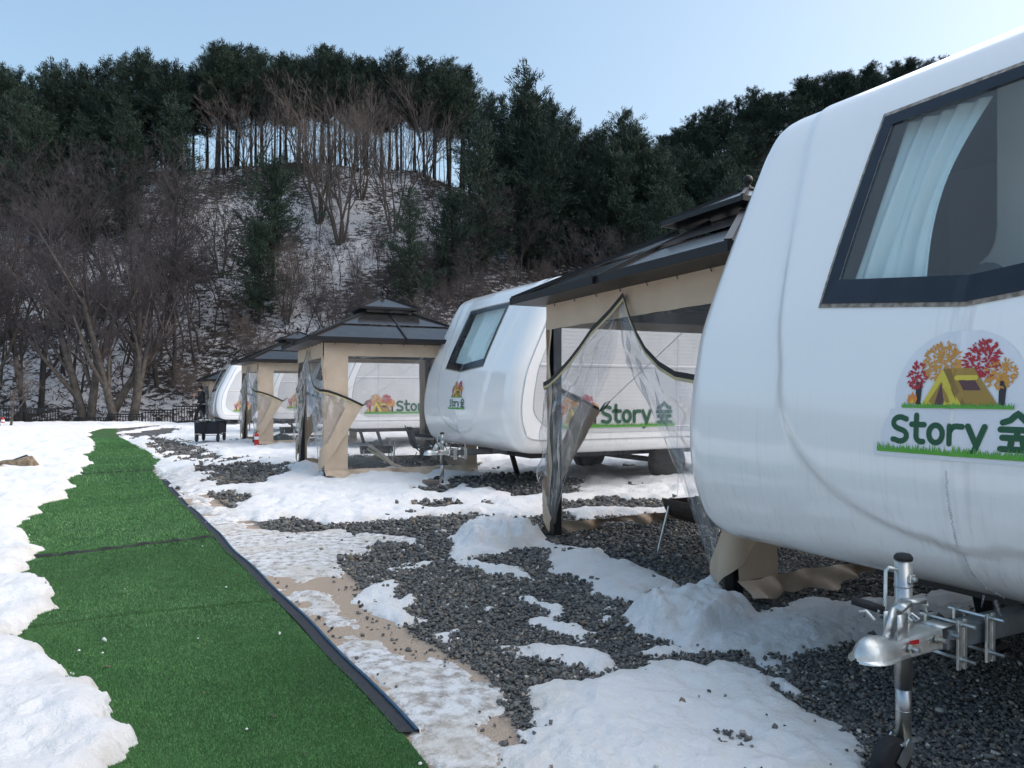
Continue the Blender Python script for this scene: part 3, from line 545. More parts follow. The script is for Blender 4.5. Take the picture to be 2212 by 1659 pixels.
side=lambda x:'far left' if x<250 else 'left' if x<550 else 'middle' if x<950 else 'right of middle'
# ridge pines, in rows on the crest
for x in np.arange(-60,1010,25):
    for row in range(2):
        xx=x+random.uniform(-8,8)+row*7; Yp=70+random.uniform(-1.5,3)+row*3-(3 if x<380 else 0); X_=(xx-CX)/F*Yp; z=float(hillz(X_,Yp))
        top=np.interp(xx,[0,60,110,170,210,280,340,395,430,520,560,600,640,700,740,800,860,900,960,1020,1070],[135,155,130,142,128,108,122,150,104,98,116,112,138,98,120,130,118,130,135,146,152])+random.choice([0,4,10,26,40])+row*12
        Ht=(H0-top)/F*Yp+CH-z; place_tree('pine_tree',random.choice(pine_tall if x>330 else pine_full),(X_,Yp,z),Ht/12.0 if x>330 else Ht/11.,'tall dark pine on the ridge crest against the sky, bare lower trunk' if x>330 else 'dense dark pine in the thicket on the left end of the ridge','pine tree','pines along the ridge crest' if x>330 else 'pines on the left ridge',sz=None)
# left upper slope thicket
for i in range(20):
    x=random.uniform(-80,380);y=random.uniform(400,540); p=hit(x,y); place_tree('pine_tree',random.choice(pine_full),p,random.uniform(.75,1.0),'dark green pine standing in the left upper slope thicket','pine tree','pines on the left upper slope')
# right part of the main hill
for i in range(75):
    x=random.uniform(985,1600); lo=np.interp(x,[1000,1170,1300,1450,1600],[425,470,520,565,615]); y=lo+abs(random.gauss(0,1))*75; y=min(y,705); p=hit(x,y)
    if 1080<x<1420 and y>640: continue
    top=np.interp(x,[1000,1070,1110,1140,1175,1230,1300,1340,1400,1450,1700],[150,155,175,160,205,245,255,262,285,300,380]); Hm=(H0-top)/F*p[1]+CH-p[2]
    s=min(random.uniform(.8,1.15),max(.5,Hm/11.*random.uniform(.88,1.0))) if y>lo+30 else Hm/11.*random.uniform(.82,1.0)
    place_tree('pine_tree',random.choice(pine_full),p,s,'dark pine in the dense stand covering the right shoulder of the near hill','pine tree','pines on the right shoulder of the near hill')
for x,yb,yt,src,lab in ((590,640,368,pine_lone,'broad bushy pine alone on the snowy slope, left of the middle'),(562,700,490,pine_round[2],'low bushy pine just below the broad lone pine'),(1040,612,262,pine_full[1],'tall pine with a pale visible trunk at the right edge of the snowy slope'),(885,690,420,pine_full[0],'dark pine above the second pavilion roof on the snow slope'),(1135,560,152,pine_full[2],'tallest pine poking above the skyline right of the crest'),(1350,560,252,pine_tall[1],'slim tall pine with bare trunk behind the red shrub'),(975,640,430,pine_round[1],'dark low pine between the snow slope and the pine stand')):
    p=hit(x,yb); Ht=(yb-yt)/F*p[1]; place_tree('pine_tree',src,p,Ht/(9 if src in pine_round or src is pine_lone else 12 if src in pine_tall else 11)*1.02,lab,'pine tree')
# far hill
n2=0
for i in range(900):
    if n2>=108: break
    x=random.uniform(1350,2060) if n2>=44 else 1440+15*n2+random.uniform(-5,5); t=random.random() if n2>=44 else 0; Yp=78+72*(1-t*t*.9)+(random.uniform(-3,2) if n2<44 else 0); X_=(x-CX)/F*Yp
    z=float(hill2z(X_,Yp)); yb=H0-(z-CH)/Yp*F
    lim=np.interp(x,[1330,1600,1650,1800,2330],[560,540,420,300,180])
    if n2>=44 and yb>lim+20 : continue
    place_tree('pine_tree',random.choice(pine_round),(X_,Yp,z),random.uniform(.85,1.15),'round bushy pine on the farther hillside at the right','pine tree','pines on the farther right hill'); n2+=1
# the rest of the farther wood, one mass
def far_wood():
    g=np.random.default_rng(5); me=pine_round[0][1]; n=len(me.vertices); co=np.zeros(n*3,dtype=np.float32); me.vertices.foreach_get('co',co); T=co.reshape(-1,3,3); T=T[g.uniform(0,1,len(T))<.07]; cen=T.mean(1,keepdims=True); T=cen+(T-cen)*2.6
    out=[];rn=[]
    for k in range(230):
        Yp=g.uniform(84,150); X_=g.uniform(.30*Yp,1.9*Yp); px=CX+F*X_/Yp; z=float(hill2z(X_,Yp)); yb=H0-(z-CH)/Yp*F
        if px<2060 and yb<np.interp(px,[1600,1700,1800,2060],[520,400,320,190]): continue
        a=g.uniform(0,6.28); s=g.uniform(.9,1.25); c_,s_=math.cos(a),math.sin(a); Q=T*s; V2=np.stack([Q[...,0]*c_-Q[...,1]*s_+X_,Q[...,0]*s_+Q[...,1]*c_+Yp,Q[...,2]+z],-1); out.append(V2.reshape(-1,3)); rn.append(np.full(len(V2)*3,g.uniform(0,1)))
    v=np.concatenate(out); return v,np.concatenate(rn)
v_,r_=far_wood(); tag(obj('far_wood',fast_mesh('far_wood',v_,np.arange(len(v_)).reshape(-1,3),M['needle'],False,{'rnd':r_})),'dark pine wood covering the lower part of the farther right hill','wood',kind='stuff')
# bare trees on the slope
for i in range(80):
    x=random.uniform(365,970); y=random.uniform(350,400); p=hit(x,y); place_tree('bare_tree',random.choice(bare_thin),p,random.uniform(.7,1.05),'slender leafless tree among the trunks just below the crest','bare tree','slender bare trees below the crest')
for i in range(40):
    x=random.uniform(-60,440); y=random.uniform(560,860); p=hit(x,y); place_tree('bare_tree',random.choice(bare_slim),p,random.uniform(.8,1.25),'brown leafless tree in the tangle on the left lower slope','bare tree','bare trees on the left lower slope')
for i in range(60):
    x=random.uniform(420,1000) if i%3 else random.uniform(1000,1500); y=random.uniform(480,840) ; p=hit(x,y); place_tree('bare_tree',random.choice(bare_slim),p,random.uniform(.4,.7),'small leafless tree on the middle lower slope','bare tree','small bare trees on the lower slope')
for i in range(14):
    x=random.uniform(960,1500); y=random.uniform(560,720) ; p=hit(x,y); place_tree('bare_tree',random.choice(bare_slim),p,random.uniform(.6,.9),'thin grey leafless tree at the foot of the dark pine stand','bare tree','bare trees below the pine stand')
for x,yb,yt,lab in ((735,525,215,'many stemmed leafless tree fanning up from the open snow patch'),(690,480,195,'leafless many stemmed tree left of the open snow patch top'),(850,500,230,'leafless many stemmed tree right of the open snow patch'),(540,420,200,'pale leafless tree crown in front of the crest pines, left'),(780,430,215,'leafless tree with pale crown near the crest middle'),(480,600,400,'crooked leafless tree left of the bushy lone pine'),(620,700,520,'grey many stemmed tree below the lone pine'),(920,400,190,'reddish brown leafless crown at the right end of the crest')):
    p=hit(x,yb); Ht=(yb-yt)/F*p[1]; place_tree('bare_tree',random.choice(bare_multi),p,Ht/8.2,lab,'bare tree')
for i in range(60):
    x=random.uniform(380,1500); y=random.uniform(560,880) if x<900 else random.uniform(540,720); p=hit(x,y); place_tree('shrub',random.choice(bush),p,random.uniform(.5,1.1),'small leafless shrub growing on the snowy slope','shrub','leafless shrubs on the slope')
for x,y,s,lab in ((1405,560,1.15,'dark red twiggy shrub behind the near pavilion roof'),(1455,580,1.0,'dark red twiggy shrub left of the roof finial'),(1355,600,.8,'smaller dark red shrub left of the other red shrubs')):
    place_tree('shrub',redbush[0],hit(x,y),s,lab,'shrub','red twigged shrubs')
# big trees behind the fence
def ground_tree(x,Yp,zb,src,s,lab,rz=0,kind='bare_tree'): return place_tree(kind,src,((x-CX)/F*Yp,Yp,zb),s,lab,'bare tree',None,rz)
bigA=bare_mesh(11.5,71,3,.28,5,4,.26,'bark','twig',.35,.42,.09,.006); bigB=bare_mesh(11.5,77,2,.2,5,5,.30,'bark','twig',.32,.5,.09,.006); bigC=bare_mesh(12,73,2,.3,5,4,.22,'barkd','twig',.35,.5,.1,.006)
ground_tree(192,38.2,-1.2,bigA,1.0,'big leafless tree with three grey trunks behind the low fence',1.2)
ground_tree(265,38.0,-1.2,bigB,1.0,'big leafless tree forking near its base, right of the three trunk tree',.4)
ground_tree(75,41.5,-1.0,bigC,1.0,'leafless tree with brown twiggy crown behind the left fence',2.0)
ground_tree(-40,40.5,-1.0,bigB,1.0,'leafless tree at the left border of the picture',2.6)
ground_tree(350,43.5,1.0,bigC,.85,'leafless tree on the slope foot right of the big forked tree',4.0)
sm=bare_mesh(3.4,81,2,.2,4,5,.07,'bark','twigl',.35,.6,.1,.004); ground_tree(14,32,0,sm,1,'small grey leafless garden tree at the left snow edge',0)
# undergrowth
def brush():
    g=np.random.default_rng(3); n=26000; x=g.uniform(-72,30,n); y=39+31*g.uniform(0,1,n)**1.0; dens=fbm(x*.15,y*.15,3,21)+.5; k=(g.uniform(0,1,n)<np.clip(dens*1.1,.1,1)); px=CX+F*x/y
    py=H0-F*(hillz(x,y)-CH)/y; op=np.exp(-(((px-760)/110)**2+((py-540)/130)**2)); k&=g.uniform(0,1,n)>op*.85; x,y=x[k],y[k]; n=len(x); z=hillz(x,y)
    m=5; X1=np.repeat(x,m)+g.normal(0,.15,n*m); Y1=np.repeat(y,m)+g.normal(0,.15,n*m); Z1=np.repeat(z,m)-.03; L1=g.uniform(.15,.75,n*m)
    d=g.normal(0,.8,(n*m,3)); d[:,2]=np.abs(d[:,2])*.5+.12; d/=np.linalg.norm(d,axis=1)[:,None]; P0=np.stack([X1,Y1,Z1],1); P1=P0+d*L1[:,None]; sv_=np.cross(d,[0,-1,.2]); sv_/=np.linalg.norm(sv_,axis=1)[:,None]+1e-6; wv=g.uniform(.012,.045,(n*m,1))
    v=np.stack([P0-sv_*wv,P0+sv_*wv,P1],1).reshape(-1,3); return v,np.repeat(g.uniform(0,1,n*m),3)
v_,r_=brush(); tag(obj('undergrowth',fast_mesh('undergrowth',v_,np.arange(len(v_)).reshape(-1,3),ramp_attr_mat('undergrowth',[(0,(.02,.016,.015)),(.6,(.05,.038,.033)),(1,(.10,.068,.045))],.9),False,{'rnd':r_})),'brown dead leaves and twigs sticking out of the snowy slope','undergrowth',kind='stuff')
#=====PART2=====
# ------------------------------------------------------------ fence
def fence_top(seg,Yp,label,name='metal_fence'):
    t=empty(name,((seg[0][0]-CX)/F*Yp,Yp,-1.25),0,label,'fence'); ox=t.location.x
    for (x0,x1,yt) in seg:
        X0=(x0-CX)/F*Yp-ox;X1=(x1-CX)/F*Yp-ox; zt=CH-(yt-H0)/F*Yp+1.25; zb=zt-1.05
        mb=MB(); mb.box(((X0+X1)/2,0,zt),(X1-X0,.04,.06)); mb.box(((X0+X1)/2,0,zt-.12),(X1-X0,.035,.04)); mb.box(((X0+X1)/2,0,zb+.08),(X1-X0,.03,.04))
        n=max(2,int((X1-X0)/.125)); 
        for i in range(1,n): x=X0+(X1-X0)*i/n; mb.box((x,0,(zt-.02+zb+.1)/2),(.030,.030,zt-zb-.14))
        mb.build('rail_panel',M['black'],t)
        for xx in ((X0,X1) if x0==seg[0][0] else (X1,)):
            mb=MB(); mb.box((xx,0,(zt+.08)/2),(.07,.07,zt+.10)); mb.box((xx,0,zt+.14),(.085,.085,.02)); mb.build('post',M['black'],t)
fence_top([(-50,48,877),(50,126,883)],36.9,'tall black metal rail fence at the left behind the snow field')
fence_top([(77,160,912),(161,235,903),(236,307,895),(308,374,886),(375,445,878)],37.5,'black metal rail fence stepping up to the right behind the big trees')
# ------------------------------------------------------------ caravan
prof=[(5.3,.56),(3.2,.56),(1.2,.56),(.60,.565),(.32,.58),(.16,.63),(.04,.72),(-.03,.85),(-.075,1.02),(-.088,1.2),(-.075,1.4),(-.04,1.6),(.0,1.775),(.10,2.02),(.22,2.28),(.34,2.53),(.455,2.76),(.53,2.9),(.62,3.02),(.76,3.10),(.95,3.14),(1.3,3.16),(3,3.17),(4.6,3.15),(5.2,3.08),(5.6,2.85),(5.8,2.4),(5.86,1.9),(5.85,1.2),(5.75,.8),(5.6,.62)]
def catmull(P,st,closed=True):
    out=[];n=len(P)
    for i in range(n if closed else n-1):
        p0,p1,p2,p3=[np.array(P[(i+k)%n]) for k in(-1,0,1,2)]; L_=np.linalg.norm(p2-p1); m=max(1,int(math.ceil(L_/(st if L_<.5 else .15))))
        for k in range(m):
            t=k/m; out.append(.5*((2*p1)+(-p0+p2)*t+(2*p0-5*p1+4*p2-p3)*t*t+(-p0+3*p1-3*p2+p3)*t**3))
    return np.array(out)
PR=catmull(prof,.026); ctr=np.array([2.9,1.9])
tg=np.roll(PR,-1,0)-np.roll(PR,1,0); NRM=np.stack([-tg[:,1],tg[:,0]],1); NRM/=np.linalg.norm(NRM,axis=1)[:,None]
if ((PR-ctr)*NRM).sum()<0: NRM=-NRM
frontm=(PR[:,0]<.75)&(PR[:,1]>.6); fo=np.argsort(PR[frontm][:,1]); FH=PR[frontm][fo][:,1]; FS=PR[frontm][fo][:,0]
HW=1.70; RC=.21
def smst(a,b,x): t=np.clip((x-a)/(b-a),0,1); return t*t*(3-2*t)
def panel_w(h):
    h=np.asarray(h,float); low=np.sqrt(np.clip(1-((1.54-h)/.72)**2,0,1))*.92; hi=.92+np.clip(h-1.54,0,3)*.235
    return np.where(h>1.54,hi,low)
def fs_off(u,s,h):                    # forward shift of the front shell
    wgt=np.clip((1.2-s)/.5,0,1)*smst(.58,.8,h)
    bul=.030*(1-np.clip(np.abs(u)/.9,0,1))-.030
    inside=smst(-.022,.022,panel_w(h)-np.abs(u)); seam=.006*np.exp(-(u/.02)**2)*(h<1.9)
    return wgt*(bul+.030*inside+seam)
def front_s(u,h,off=0.0): s=float(np.interp(h,FH,FS)); return s-float(fs_off(np.array(abs(u)),np.array(s),np.array(h)))-off
def ins(u): a=abs(u)-(HW-RC); return 0 if a<=0 else RC-math.sqrt(max(0,RC*RC-a*a))
WIN=[(-.715,1.845),(0,1.775),(.715,1.845),(.715,2.80),(-.715,2.80)]
def shrink(P,l,r_,b,t): # window shapes share one outline
    return [(-.715+l,1.845+b),(0,1.775+b),(.715-r_,1.845+b),(.715-r_,2.80-t),(-.715+l,2.80-t)]
def body_mesh():
    us=[-HW+RC*(1-math.cos(a)) for a in np.linspace(0,PI/2,9)]; us=us+list(np.linspace(-HW+RC,HW-RC,101))[1:-1]+[-x for x in us[::-1]]
    us=np.array(us); n=len(PR); I=np.array([ins(u) for u in us]); V_=np.zeros((len(us),n,3))
    for i,u in enumerate(us):
        p=PR-NRM*I[i]; ph=p[:,1]; sh=fs_off(np.full(n,abs(u)),PR[:,0],PR[:,1])
        V_[i,:,0]=p[:,0]-sh; V_[i,:,1]=u; V_[i,:,2]=ph
    wp=np.array(shrink(WIN,.05,.05,.07,.05)); fr=frontm
    Fq=[];cm=[]
    inside=lambda y,z: (abs(y)<.665)&(z>1.845+.06-(0.07)*(1-abs(y)/.715))&(z<2.755)
    for i in range(len(us)-1):
        for j in range(n):
            k=(j+1)%n
            y=(us[i]+us[i+1])/2; z=(PR[j,1]+PR[k,1])/2
            if PR[j,0]<.75 and 1.78<z<2.78 and inside(y,z): continue
            Fq.append((i*n+j,i*n+k,(i+1)*n+k,(i+1)*n+j))
    Fq.append(tuple(range(n))); Fq.append(tuple((len(us)-1)*n+k for k in range(n-1,-1,-1)))
    me=mesh('body',V_.reshape(-1,3),Fq,M['body'],smooth=True)
    me.polygons[len(me.polygons)-1].use_smooth=False; me.polygons[len(me.polygons)-2].use_smooth=False
    return me
def on_front(x,h,off=.004): return (front_s(-x,h,off),-x,h)      # x runs to the viewer's right
def on_side(x,h,off=.004): return (x,-HW-off,h)
# lettering and picture of the stickers, drawn in sheet units (x right, y up)
def ribbon(mb,pts,wd,place,mi,off,closed=False,n=26):
    P=[Vector((a,b,0)) for a,b in pts]
    P=P+[P[0]] if closed else P
    Q=[P[0]]
    for a,b in zip(P[:-1],P[1:]):
        m=max(1,int((b-a).length/(wd*.5)))
        Q+=[a.lerp(b,(k+1)/m) for k in range(m)]
    L_=[];
    for i,q in enumerate(Q):
        d=(Q[min(i+1,len(Q)-1)]-Q[max(i-1,0)])
        if closed and (i==0 or i==len(Q)-1): d=Q[1]-Q[-2]
        d.normalize(); nn=Vector((-d.y,d.x,0))*wd/2; L_.append((q+nn,q-nn))
    mb.grid([[place(a.x,a.y,off),place(b.x,b.y,off)] for a,b in L_],mi)
    if not closed:
        for e in (Q[0],Q[-1]): mb.face([place(e.x+wd/2*math.cos(2*PI*k/12),e.y+wd/2*math.sin(2*PI*k/12),off+.0002) for k in range(12)],mi)
def arc(cx,cy,rx,ry,a0,a1,n=10): return [(cx+rx*math.cos(R(a0+(a1-a0)*i/n)),cy+ry*math.sin(R(a0+(a1-a0)*i/n))) for i in range(n+1)]
def letters(mb,x,y,s,place,mi,off,only=None):
    w_=.2*s
    def rb(p,closed=False): ribbon(mb,[(x+a*s,y+b*s) for a,b in p],w_,place,mi,off,closed)
    rb([(.62,.86)]+arc(.38,.72,.27,.21,50,250,8)[0:]+[(.42,.48)]+arc(.38,.27,.27,.21,60,-130,8)+[(.10,.12)])              # S
    rb([(1.02,1.0),(1.02,.30)]+arc(1.22,.28,.2,.2,180,290,6)); rb([(.84,.68),(1.32,.68)])                                   # t
    rb(arc(1.76,.38,.25,.30,0,360,20)[:-1],True)                                                                            # o
    rb([(2.28,.08),(2.28,.66)]); rb([(2.28,.45)]+arc(2.52,.45,.22,.22,160,75,5)+[(2.68,.66)])                               # r
    rb([(2.88,.68),(3.14,.10)]); rb([(3.42,.68),(3.08,-.16),(2.94,-.24)])                                                   # y
    rb([(3.98,.84),(4.2,.92),(4.42,1.14),(4.64,.92),(4.86,.84)])                                                            # last sign: hat
    rb([(3.92,.62),(4.92,.62)]); rb([(4.42,.6),(4.42,.44)]); rb([(3.98,.36),(4.86,.36)]); rb([(4.26,.34),(4.22,.06)]); rb([(4.58,.34),(4.62,.06)]); rb([(3.92,-.0),(4.92,-.0)])
def poly(mb,P,place,mi,off):
    # a filled flat shape, cut into strips so that it follows a curved wall
    if len(P)>6: mb.face([place(a,b,off) for a,b in P],mi); return
    def tri(a,b,c,n=0):
        d=[math.hypot(a[0]-b[0],a[1]-b[1]),math.hypot(b[0]-c[0],b[1]-c[1]),math.hypot(c[0]-a[0],c[1]-a[1])]
        if max(d)<.045 or n>12: mb.face([place(x,y,off) for x,y in (a,b,c)],mi); return
        k=d.index(max(d))
        if k==0: m_=((a[0]+b[0])/2,(a[1]+b[1])/2); tri(a,m_,c,n+1); tri(m_,b,c,n+1)
        elif k==1: m_=((b[0]+c[0])/2,(b[1]+c[1])/2); tri(a,b,m_,n+1); tri(a,m_,c,n+1)
        else: m_=((c[0]+a[0])/2,(c[1]+a[1])/2); tri(a,b,m_,n+1); tri(m_,b,c,n+1)
    for i in range(1,len(P)-1): tri(P[0],P[i],P[i+1])
def grass(mb,x0,x1,y,hh_,place,mi,off,rnd,slope=0):
    n=int((x1-x0)/(hh_*.35)); P=[]
    for i in range(n):
        xa=x0+(x1-x0)*i/n; xb=x0+(x1-x0)*(i+1)/n; ya=y+slope*i/n
        mb.face([place(xa,ya,off),place(xb,ya,off),place(xb,ya+hh_*.5,off),place(xa,ya+hh_*.5,off)],mi)
        for q in range(2):
            c=xa+(xb-xa)*rnd.random(); t=hh_*rnd.uniform(.7,1.6); mb.face([place(c-hh_*.13,ya+hh_*.45,off),place(c+hh_*.13,ya+hh_*.45,off),place(c+hh_*rnd.uniform(-.3,.3),ya+t,off)],mi)
def blobleaf(mb,cx,cy,rx,ry,place,mi,off,rnd,n,ls):
    core=arc(cx,cy,rx*.62,ry*.62,0,360,18)[:-1]; 
    for i in range(n):
        a=rnd.uniform(0,2*PI); q=math.sqrt(rnd.uniform(.0,1)); x=cx+rx*q*math.cos(a); y=cy+ry*q*math.sin(a); b=a+rnd.uniform(-1,1); l=ls*rnd.uniform(.7,1.3); wd=l*.42
        dx,dy=math.cos(b),math.sin(b); o=off+rnd.uniform(0,.0008)
        mb.face([place(x-dx*l*.5,y-dy*l*.5,o),place(x-dy*wd*.5,y+dx*wd*.5,o),place(x+dx*l*.5,y+dy*l*.5,o),place(x+dy*wd*.5,y-dx*wd*.5,o)],mi)
def camp_picture(mb,x,y,s,place,off,rnd):
    """two red and two orange trees, a yellow tent, a fire, grass: 1 wide, .62 high"""
    T=lambda P:[(x+a*s,y+b*s) for a,b in P]
    for a,b in ((.115,.0),(.87,.0)): poly(mb,T([(a,.03),(a+.05,.03),(a+.055,.24),(a-.01,.24)]),place,5,off+.0004)
    for cx_,cy_,rx,ry,mi,n in ((.11,.30,.10,.125,2,90),(.34,.42,.19,.18,3,230),(.70,.42,.165,.175,2,210),(.86,.30,.135,.125,3,120)):
        blobleaf(mb,x+cx_*s,y+cy_*s,rx*s,ry*s,place,mi,off+.0010,rnd,n,.045*s)
    o=off+.0026
    poly(mb,T([(.36,.355),(.64,.355),(.87,.03),(.56,.03)]),place,6,o); poly(mb,T([(.36,.355),(.56,.03),(.18,.03)]),place,4,o+.0004); poly(mb,T([(.36,.355),(.43,.355),(.60,.03),(.54,.03)]),place,9,o+.0003)
    poly(mb,T([(.36,.24),(.46,.06),(.41,.03),(.29,.03),(.25,.06)]),place,6,o+.0008); poly(mb,T([(.36,.23),(.41,.03),(.31,.03)]),place,7,o+.0012)
    poly(mb,T([(.52,.25),(.66,.25),(.72,.16),(.57,.16)]),place,7,o+.0006); ribbon(mb,T([(.51,.27),(.665,.27)]),.045*s,place,4,o+.0010)
    poly(mb,T([(.03,.06),(.05,.04),(.12,.04),(.135,.08),(.12,.13),(.10,.10),(.085,.155),(.06,.11),(.045,.13)]),place,8,off+.003); poly(mb,T([(.06,.04),(.10,.04),(.095,.085),(.075,.07)]),place,4,off+.0034)
    grass(mb,x-.02*s,x+1.0*s,y,.04*s,place,0,o+.0016,rnd)
PAL=[mat('sticker_lime',(.10,.36,.04),.45),mat('sticker_green',(.012,.09,.04),.45),mat('sticker_red',(.42,.02,.03),.45),mat('sticker_orange',(.62,.28,.04),.45),mat('sticker_yellow',(.66,.53,.06),.45),mat('sticker_trunk',(.03,.025,.03),.45),mat('sticker_ochre',(.36,.22,.045),.45),mat('sticker_maroon',(.11,.045,.05),.45),mat('sticker_flame',(.75,.24,.04),.45),mat('sticker_brown',(.25,.15,.035),.45),mat('sticker_back',(.74,.76,.80),.35)]
def scallop(P,place,mb,off,mi=10):
    mb.face([place(a,b,off) for a,b in P],mi)
def front_sticker(parent,mir=0):
    rnd=random.Random(5); mb=MB(); X0=0.0
    place=lambda a,b,o=0: on_front(a+X0,b,o+.002)
    # backing, as a fine sheet on the curved shell
    def backing(hmin,hmax,wf):
        hs=np.linspace(hmin,hmax,14); P=[]
        for h_ in hs:
            l,r=wf(h_); P.append([place(l+(r-l)*k/16,h_,.001) for k in range(17)])
        mb.grid(P,10)
    backing(1.165,1.22,lambda h_:(-.345,.335)); backing(1.22,1.36,lambda h_:(-.29-.02*math.sin((h_-1.2)*30),.32)); backing(1.36,1.66,lambda h_:(.01-.26*math.sqrt(max(.05,1-((h_-1.42)/.25)**2)),.01+.26*math.sqrt(max(.05,1-((h_-1.42)/.25)**2))))
    camp_picture(mb,-.205,1.365,.43,place,.003,rnd)
    letters(mb,-.262,1.222,.113,place,1,.003)
    grass(mb,-.325,.315,1.183,.028,place,0,.0045,rnd)
    return mb.build('front_sticker',PAL,parent)
def side_sticker(parent):
    rnd=random.Random(6); mb=MB(); place=lambda a,b,o=0: on_side(a,b,o+.018)
    camp_picture(mb,.66,.955,.76,place,.002,rnd); letters(mb,1.44,.99,.262,place,1,.002); grass(mb,.62,2.80,.93,.05,place,0,.0035,rnd); 
    return mb.build('side_sticker',PAL,parent)
def window_parts(root,side_curt):
    wd=obj('window',None,root)
    def ringmesh(A,B,o0,o1,name,m_):
        mb=MB(); n=len(A)
        for i in range(n):
            a0,a1,b0,b1=A[i],A[(i+1)%n],B[i],B[(i+1)%n]; L_=max(2,int(math.hypot(a1[0]-a0[0],a1[1]-a0[1])/.05))
            rows=[]
            for k in range(L_+1):
                t=k/L_; pa=(a0[0]+(a1[0]-a0[0])*t,a0[1]+(a1[1]-a0[1])*t); pb=(b0[0]+(b1[0]-b0[0])*t,b0[1]+(b1[1]-b0[1])*t)
                rows.append([on_front(pa[0],pa[1],-.01),on_front(pa[0],pa[1],o0),on_front(pb[0],pb[1],o1),on_front(pb[0],pb[1],o1-.03)])
            mb.grid(rows)
        return mb.build(name,m_,wd)
    O=shrink(WIN,-.018,-.018,-.018,-.022); A=shrink(WIN,0,0,0,0); B=shrink(WIN,.058,.058,.108,.06)
    ringmesh(O,A,.004,.007,'gasket',M['gasket']); ringmesh(A,B,.010,.006,'frame',M['navy'])
    for sg in (-1,1):
        mb=MB(); rows=[]
        for k in range(13):
            x=sg*.662*k/12; yb=1.775+.10+.07*abs(x)/.715; rows.append([on_front(x,yb+(2.745-yb)*q/14,-.006-.0*q) for q in range(15)])
        mb.grid(rows); mb.build('pane',M['glass'],wd,True)
    return wd
def curtain(root,x0,x1,name='curtain',seed=0):
    rnd=random.Random(seed); mb=MB(); rows=[]; n=int(abs(x1-x0)/.012)
    for k in range(n+1):
        x=x0+(x1-x0)*k/n; col_=[]
        for q in range(17):
            h_=2.76-(.98)*q/16; g=.3+.7*q/16; dd=.035*math.sin(x*34+1.2*math.sin(q*.25+x*5))*g+.02*math.sin(x*71+q*.1)
            xx=x+(x0-x)*.22*math.sin(q/16*PI)*(.4+.6*(abs(x-x0)/abs(x1-x0)))
            col_.append((front_s(xx,h_)+.11+dd*.8,-xx,h_))
        rows.append(col_)
    mb.grid(rows); return mb.build(name,M['curtain'],root,True)
def cabin(root):
    mb=MB(); x1=2.3; hw=HW-.12
    def q(p,mi=0): mb.face(p,mi)
    q([(.2,-hw,.72),(x1,-hw,.72),(x1,hw,.72),(.2,hw,.72)]); q([(.75,-hw,2.98),(x1,-hw,2.98),(x1,hw,2.98),(.75,hw,2.98)]); q([(x1,-hw,.72),(x1,hw,.72),(x1,hw,2.98),(x1,-hw,2.98)])
    for s in(-1,1): q([(.1,s*hw,.72),(x1,s*hw,.72),(x1,s*hw,2.98),(.75,s*hw,2.98),(.1,s*hw,1.75)])
    mb.build('cabin_lining',M['inner'],root)
    # partition with a curved cut-out and a cupboard beyond
    mb=MB(); P=[(1.25,-.02,2.95)]; 
    edge=[(.0,2.95),(.0,2.25),(.01,2.18),(.04,2.12),(.09,2.08),(.12,2.03),(.135,1.96),(.135,.8)]
    for (a,b),(c,d) in zip(edge[:-1],edge[1:]):
        for s0 in (.95,.98): mb.face([(s0,a+.45,b),(s0,c+.45,d),(s0,-hw,d),(s0,-hw,b)],0)
        mb.face([(.945,a+.452,b),(.945,c+.452,d),(.985,c+.452,d),(.985,a+.452,b)],0)
    mb.box((.92,-.3,2.05),(.05,1.1,.35),0,1); mb.lathe([(.10,.0),(.10,.02)],(.93,.50,1.98),16,'x',1); mb.box((2.0,-.9,2.6),(.5,.7,.5),0,0,.02); mb.box((1.7,.9,1.15),(1.0,.9,.6),0,0,.04)
    mb.build('partition',[M['inner'],M['cabin_dark']],root)
def side_panel(root):
    mb=MB(); hs=np.linspace(.86,2.92,150); rows=[]; lo=[]
    for i,h_ in enumerate(hs):
        sL=float(np.interp(h_,FH,FS))+.42+.35*max(0,(1.25-h_)/.39)**2.2+.25*max(0,(h_-2.5)/.42)**2
        sR=5.35-.3*max(0,(1.2-h_)/.35)**2-.35*max(0,(h_-2.5)/.42)**2
        rib=.0006*math.sin(h_*2*PI/.055); rib=rib if h_>1.28 else 0; m_=.012 if abs(h_-1.83)<.02 else 0
        m_=m_ or (.008 if abs(h_-.93)<.012 else 0)
        rows.append([(sL-.02,-HW+.004,h_)]+[(sL+(sR-sL)*k/6,-HW-.010-rib-m_,h_) for k in range(7)]+[(sR+.02,-HW+.004,h_)])
    mb.grid(rows); me=mb.build('side_panel',M['side'],root)
    # edge rim of the shell round the flank
    return me
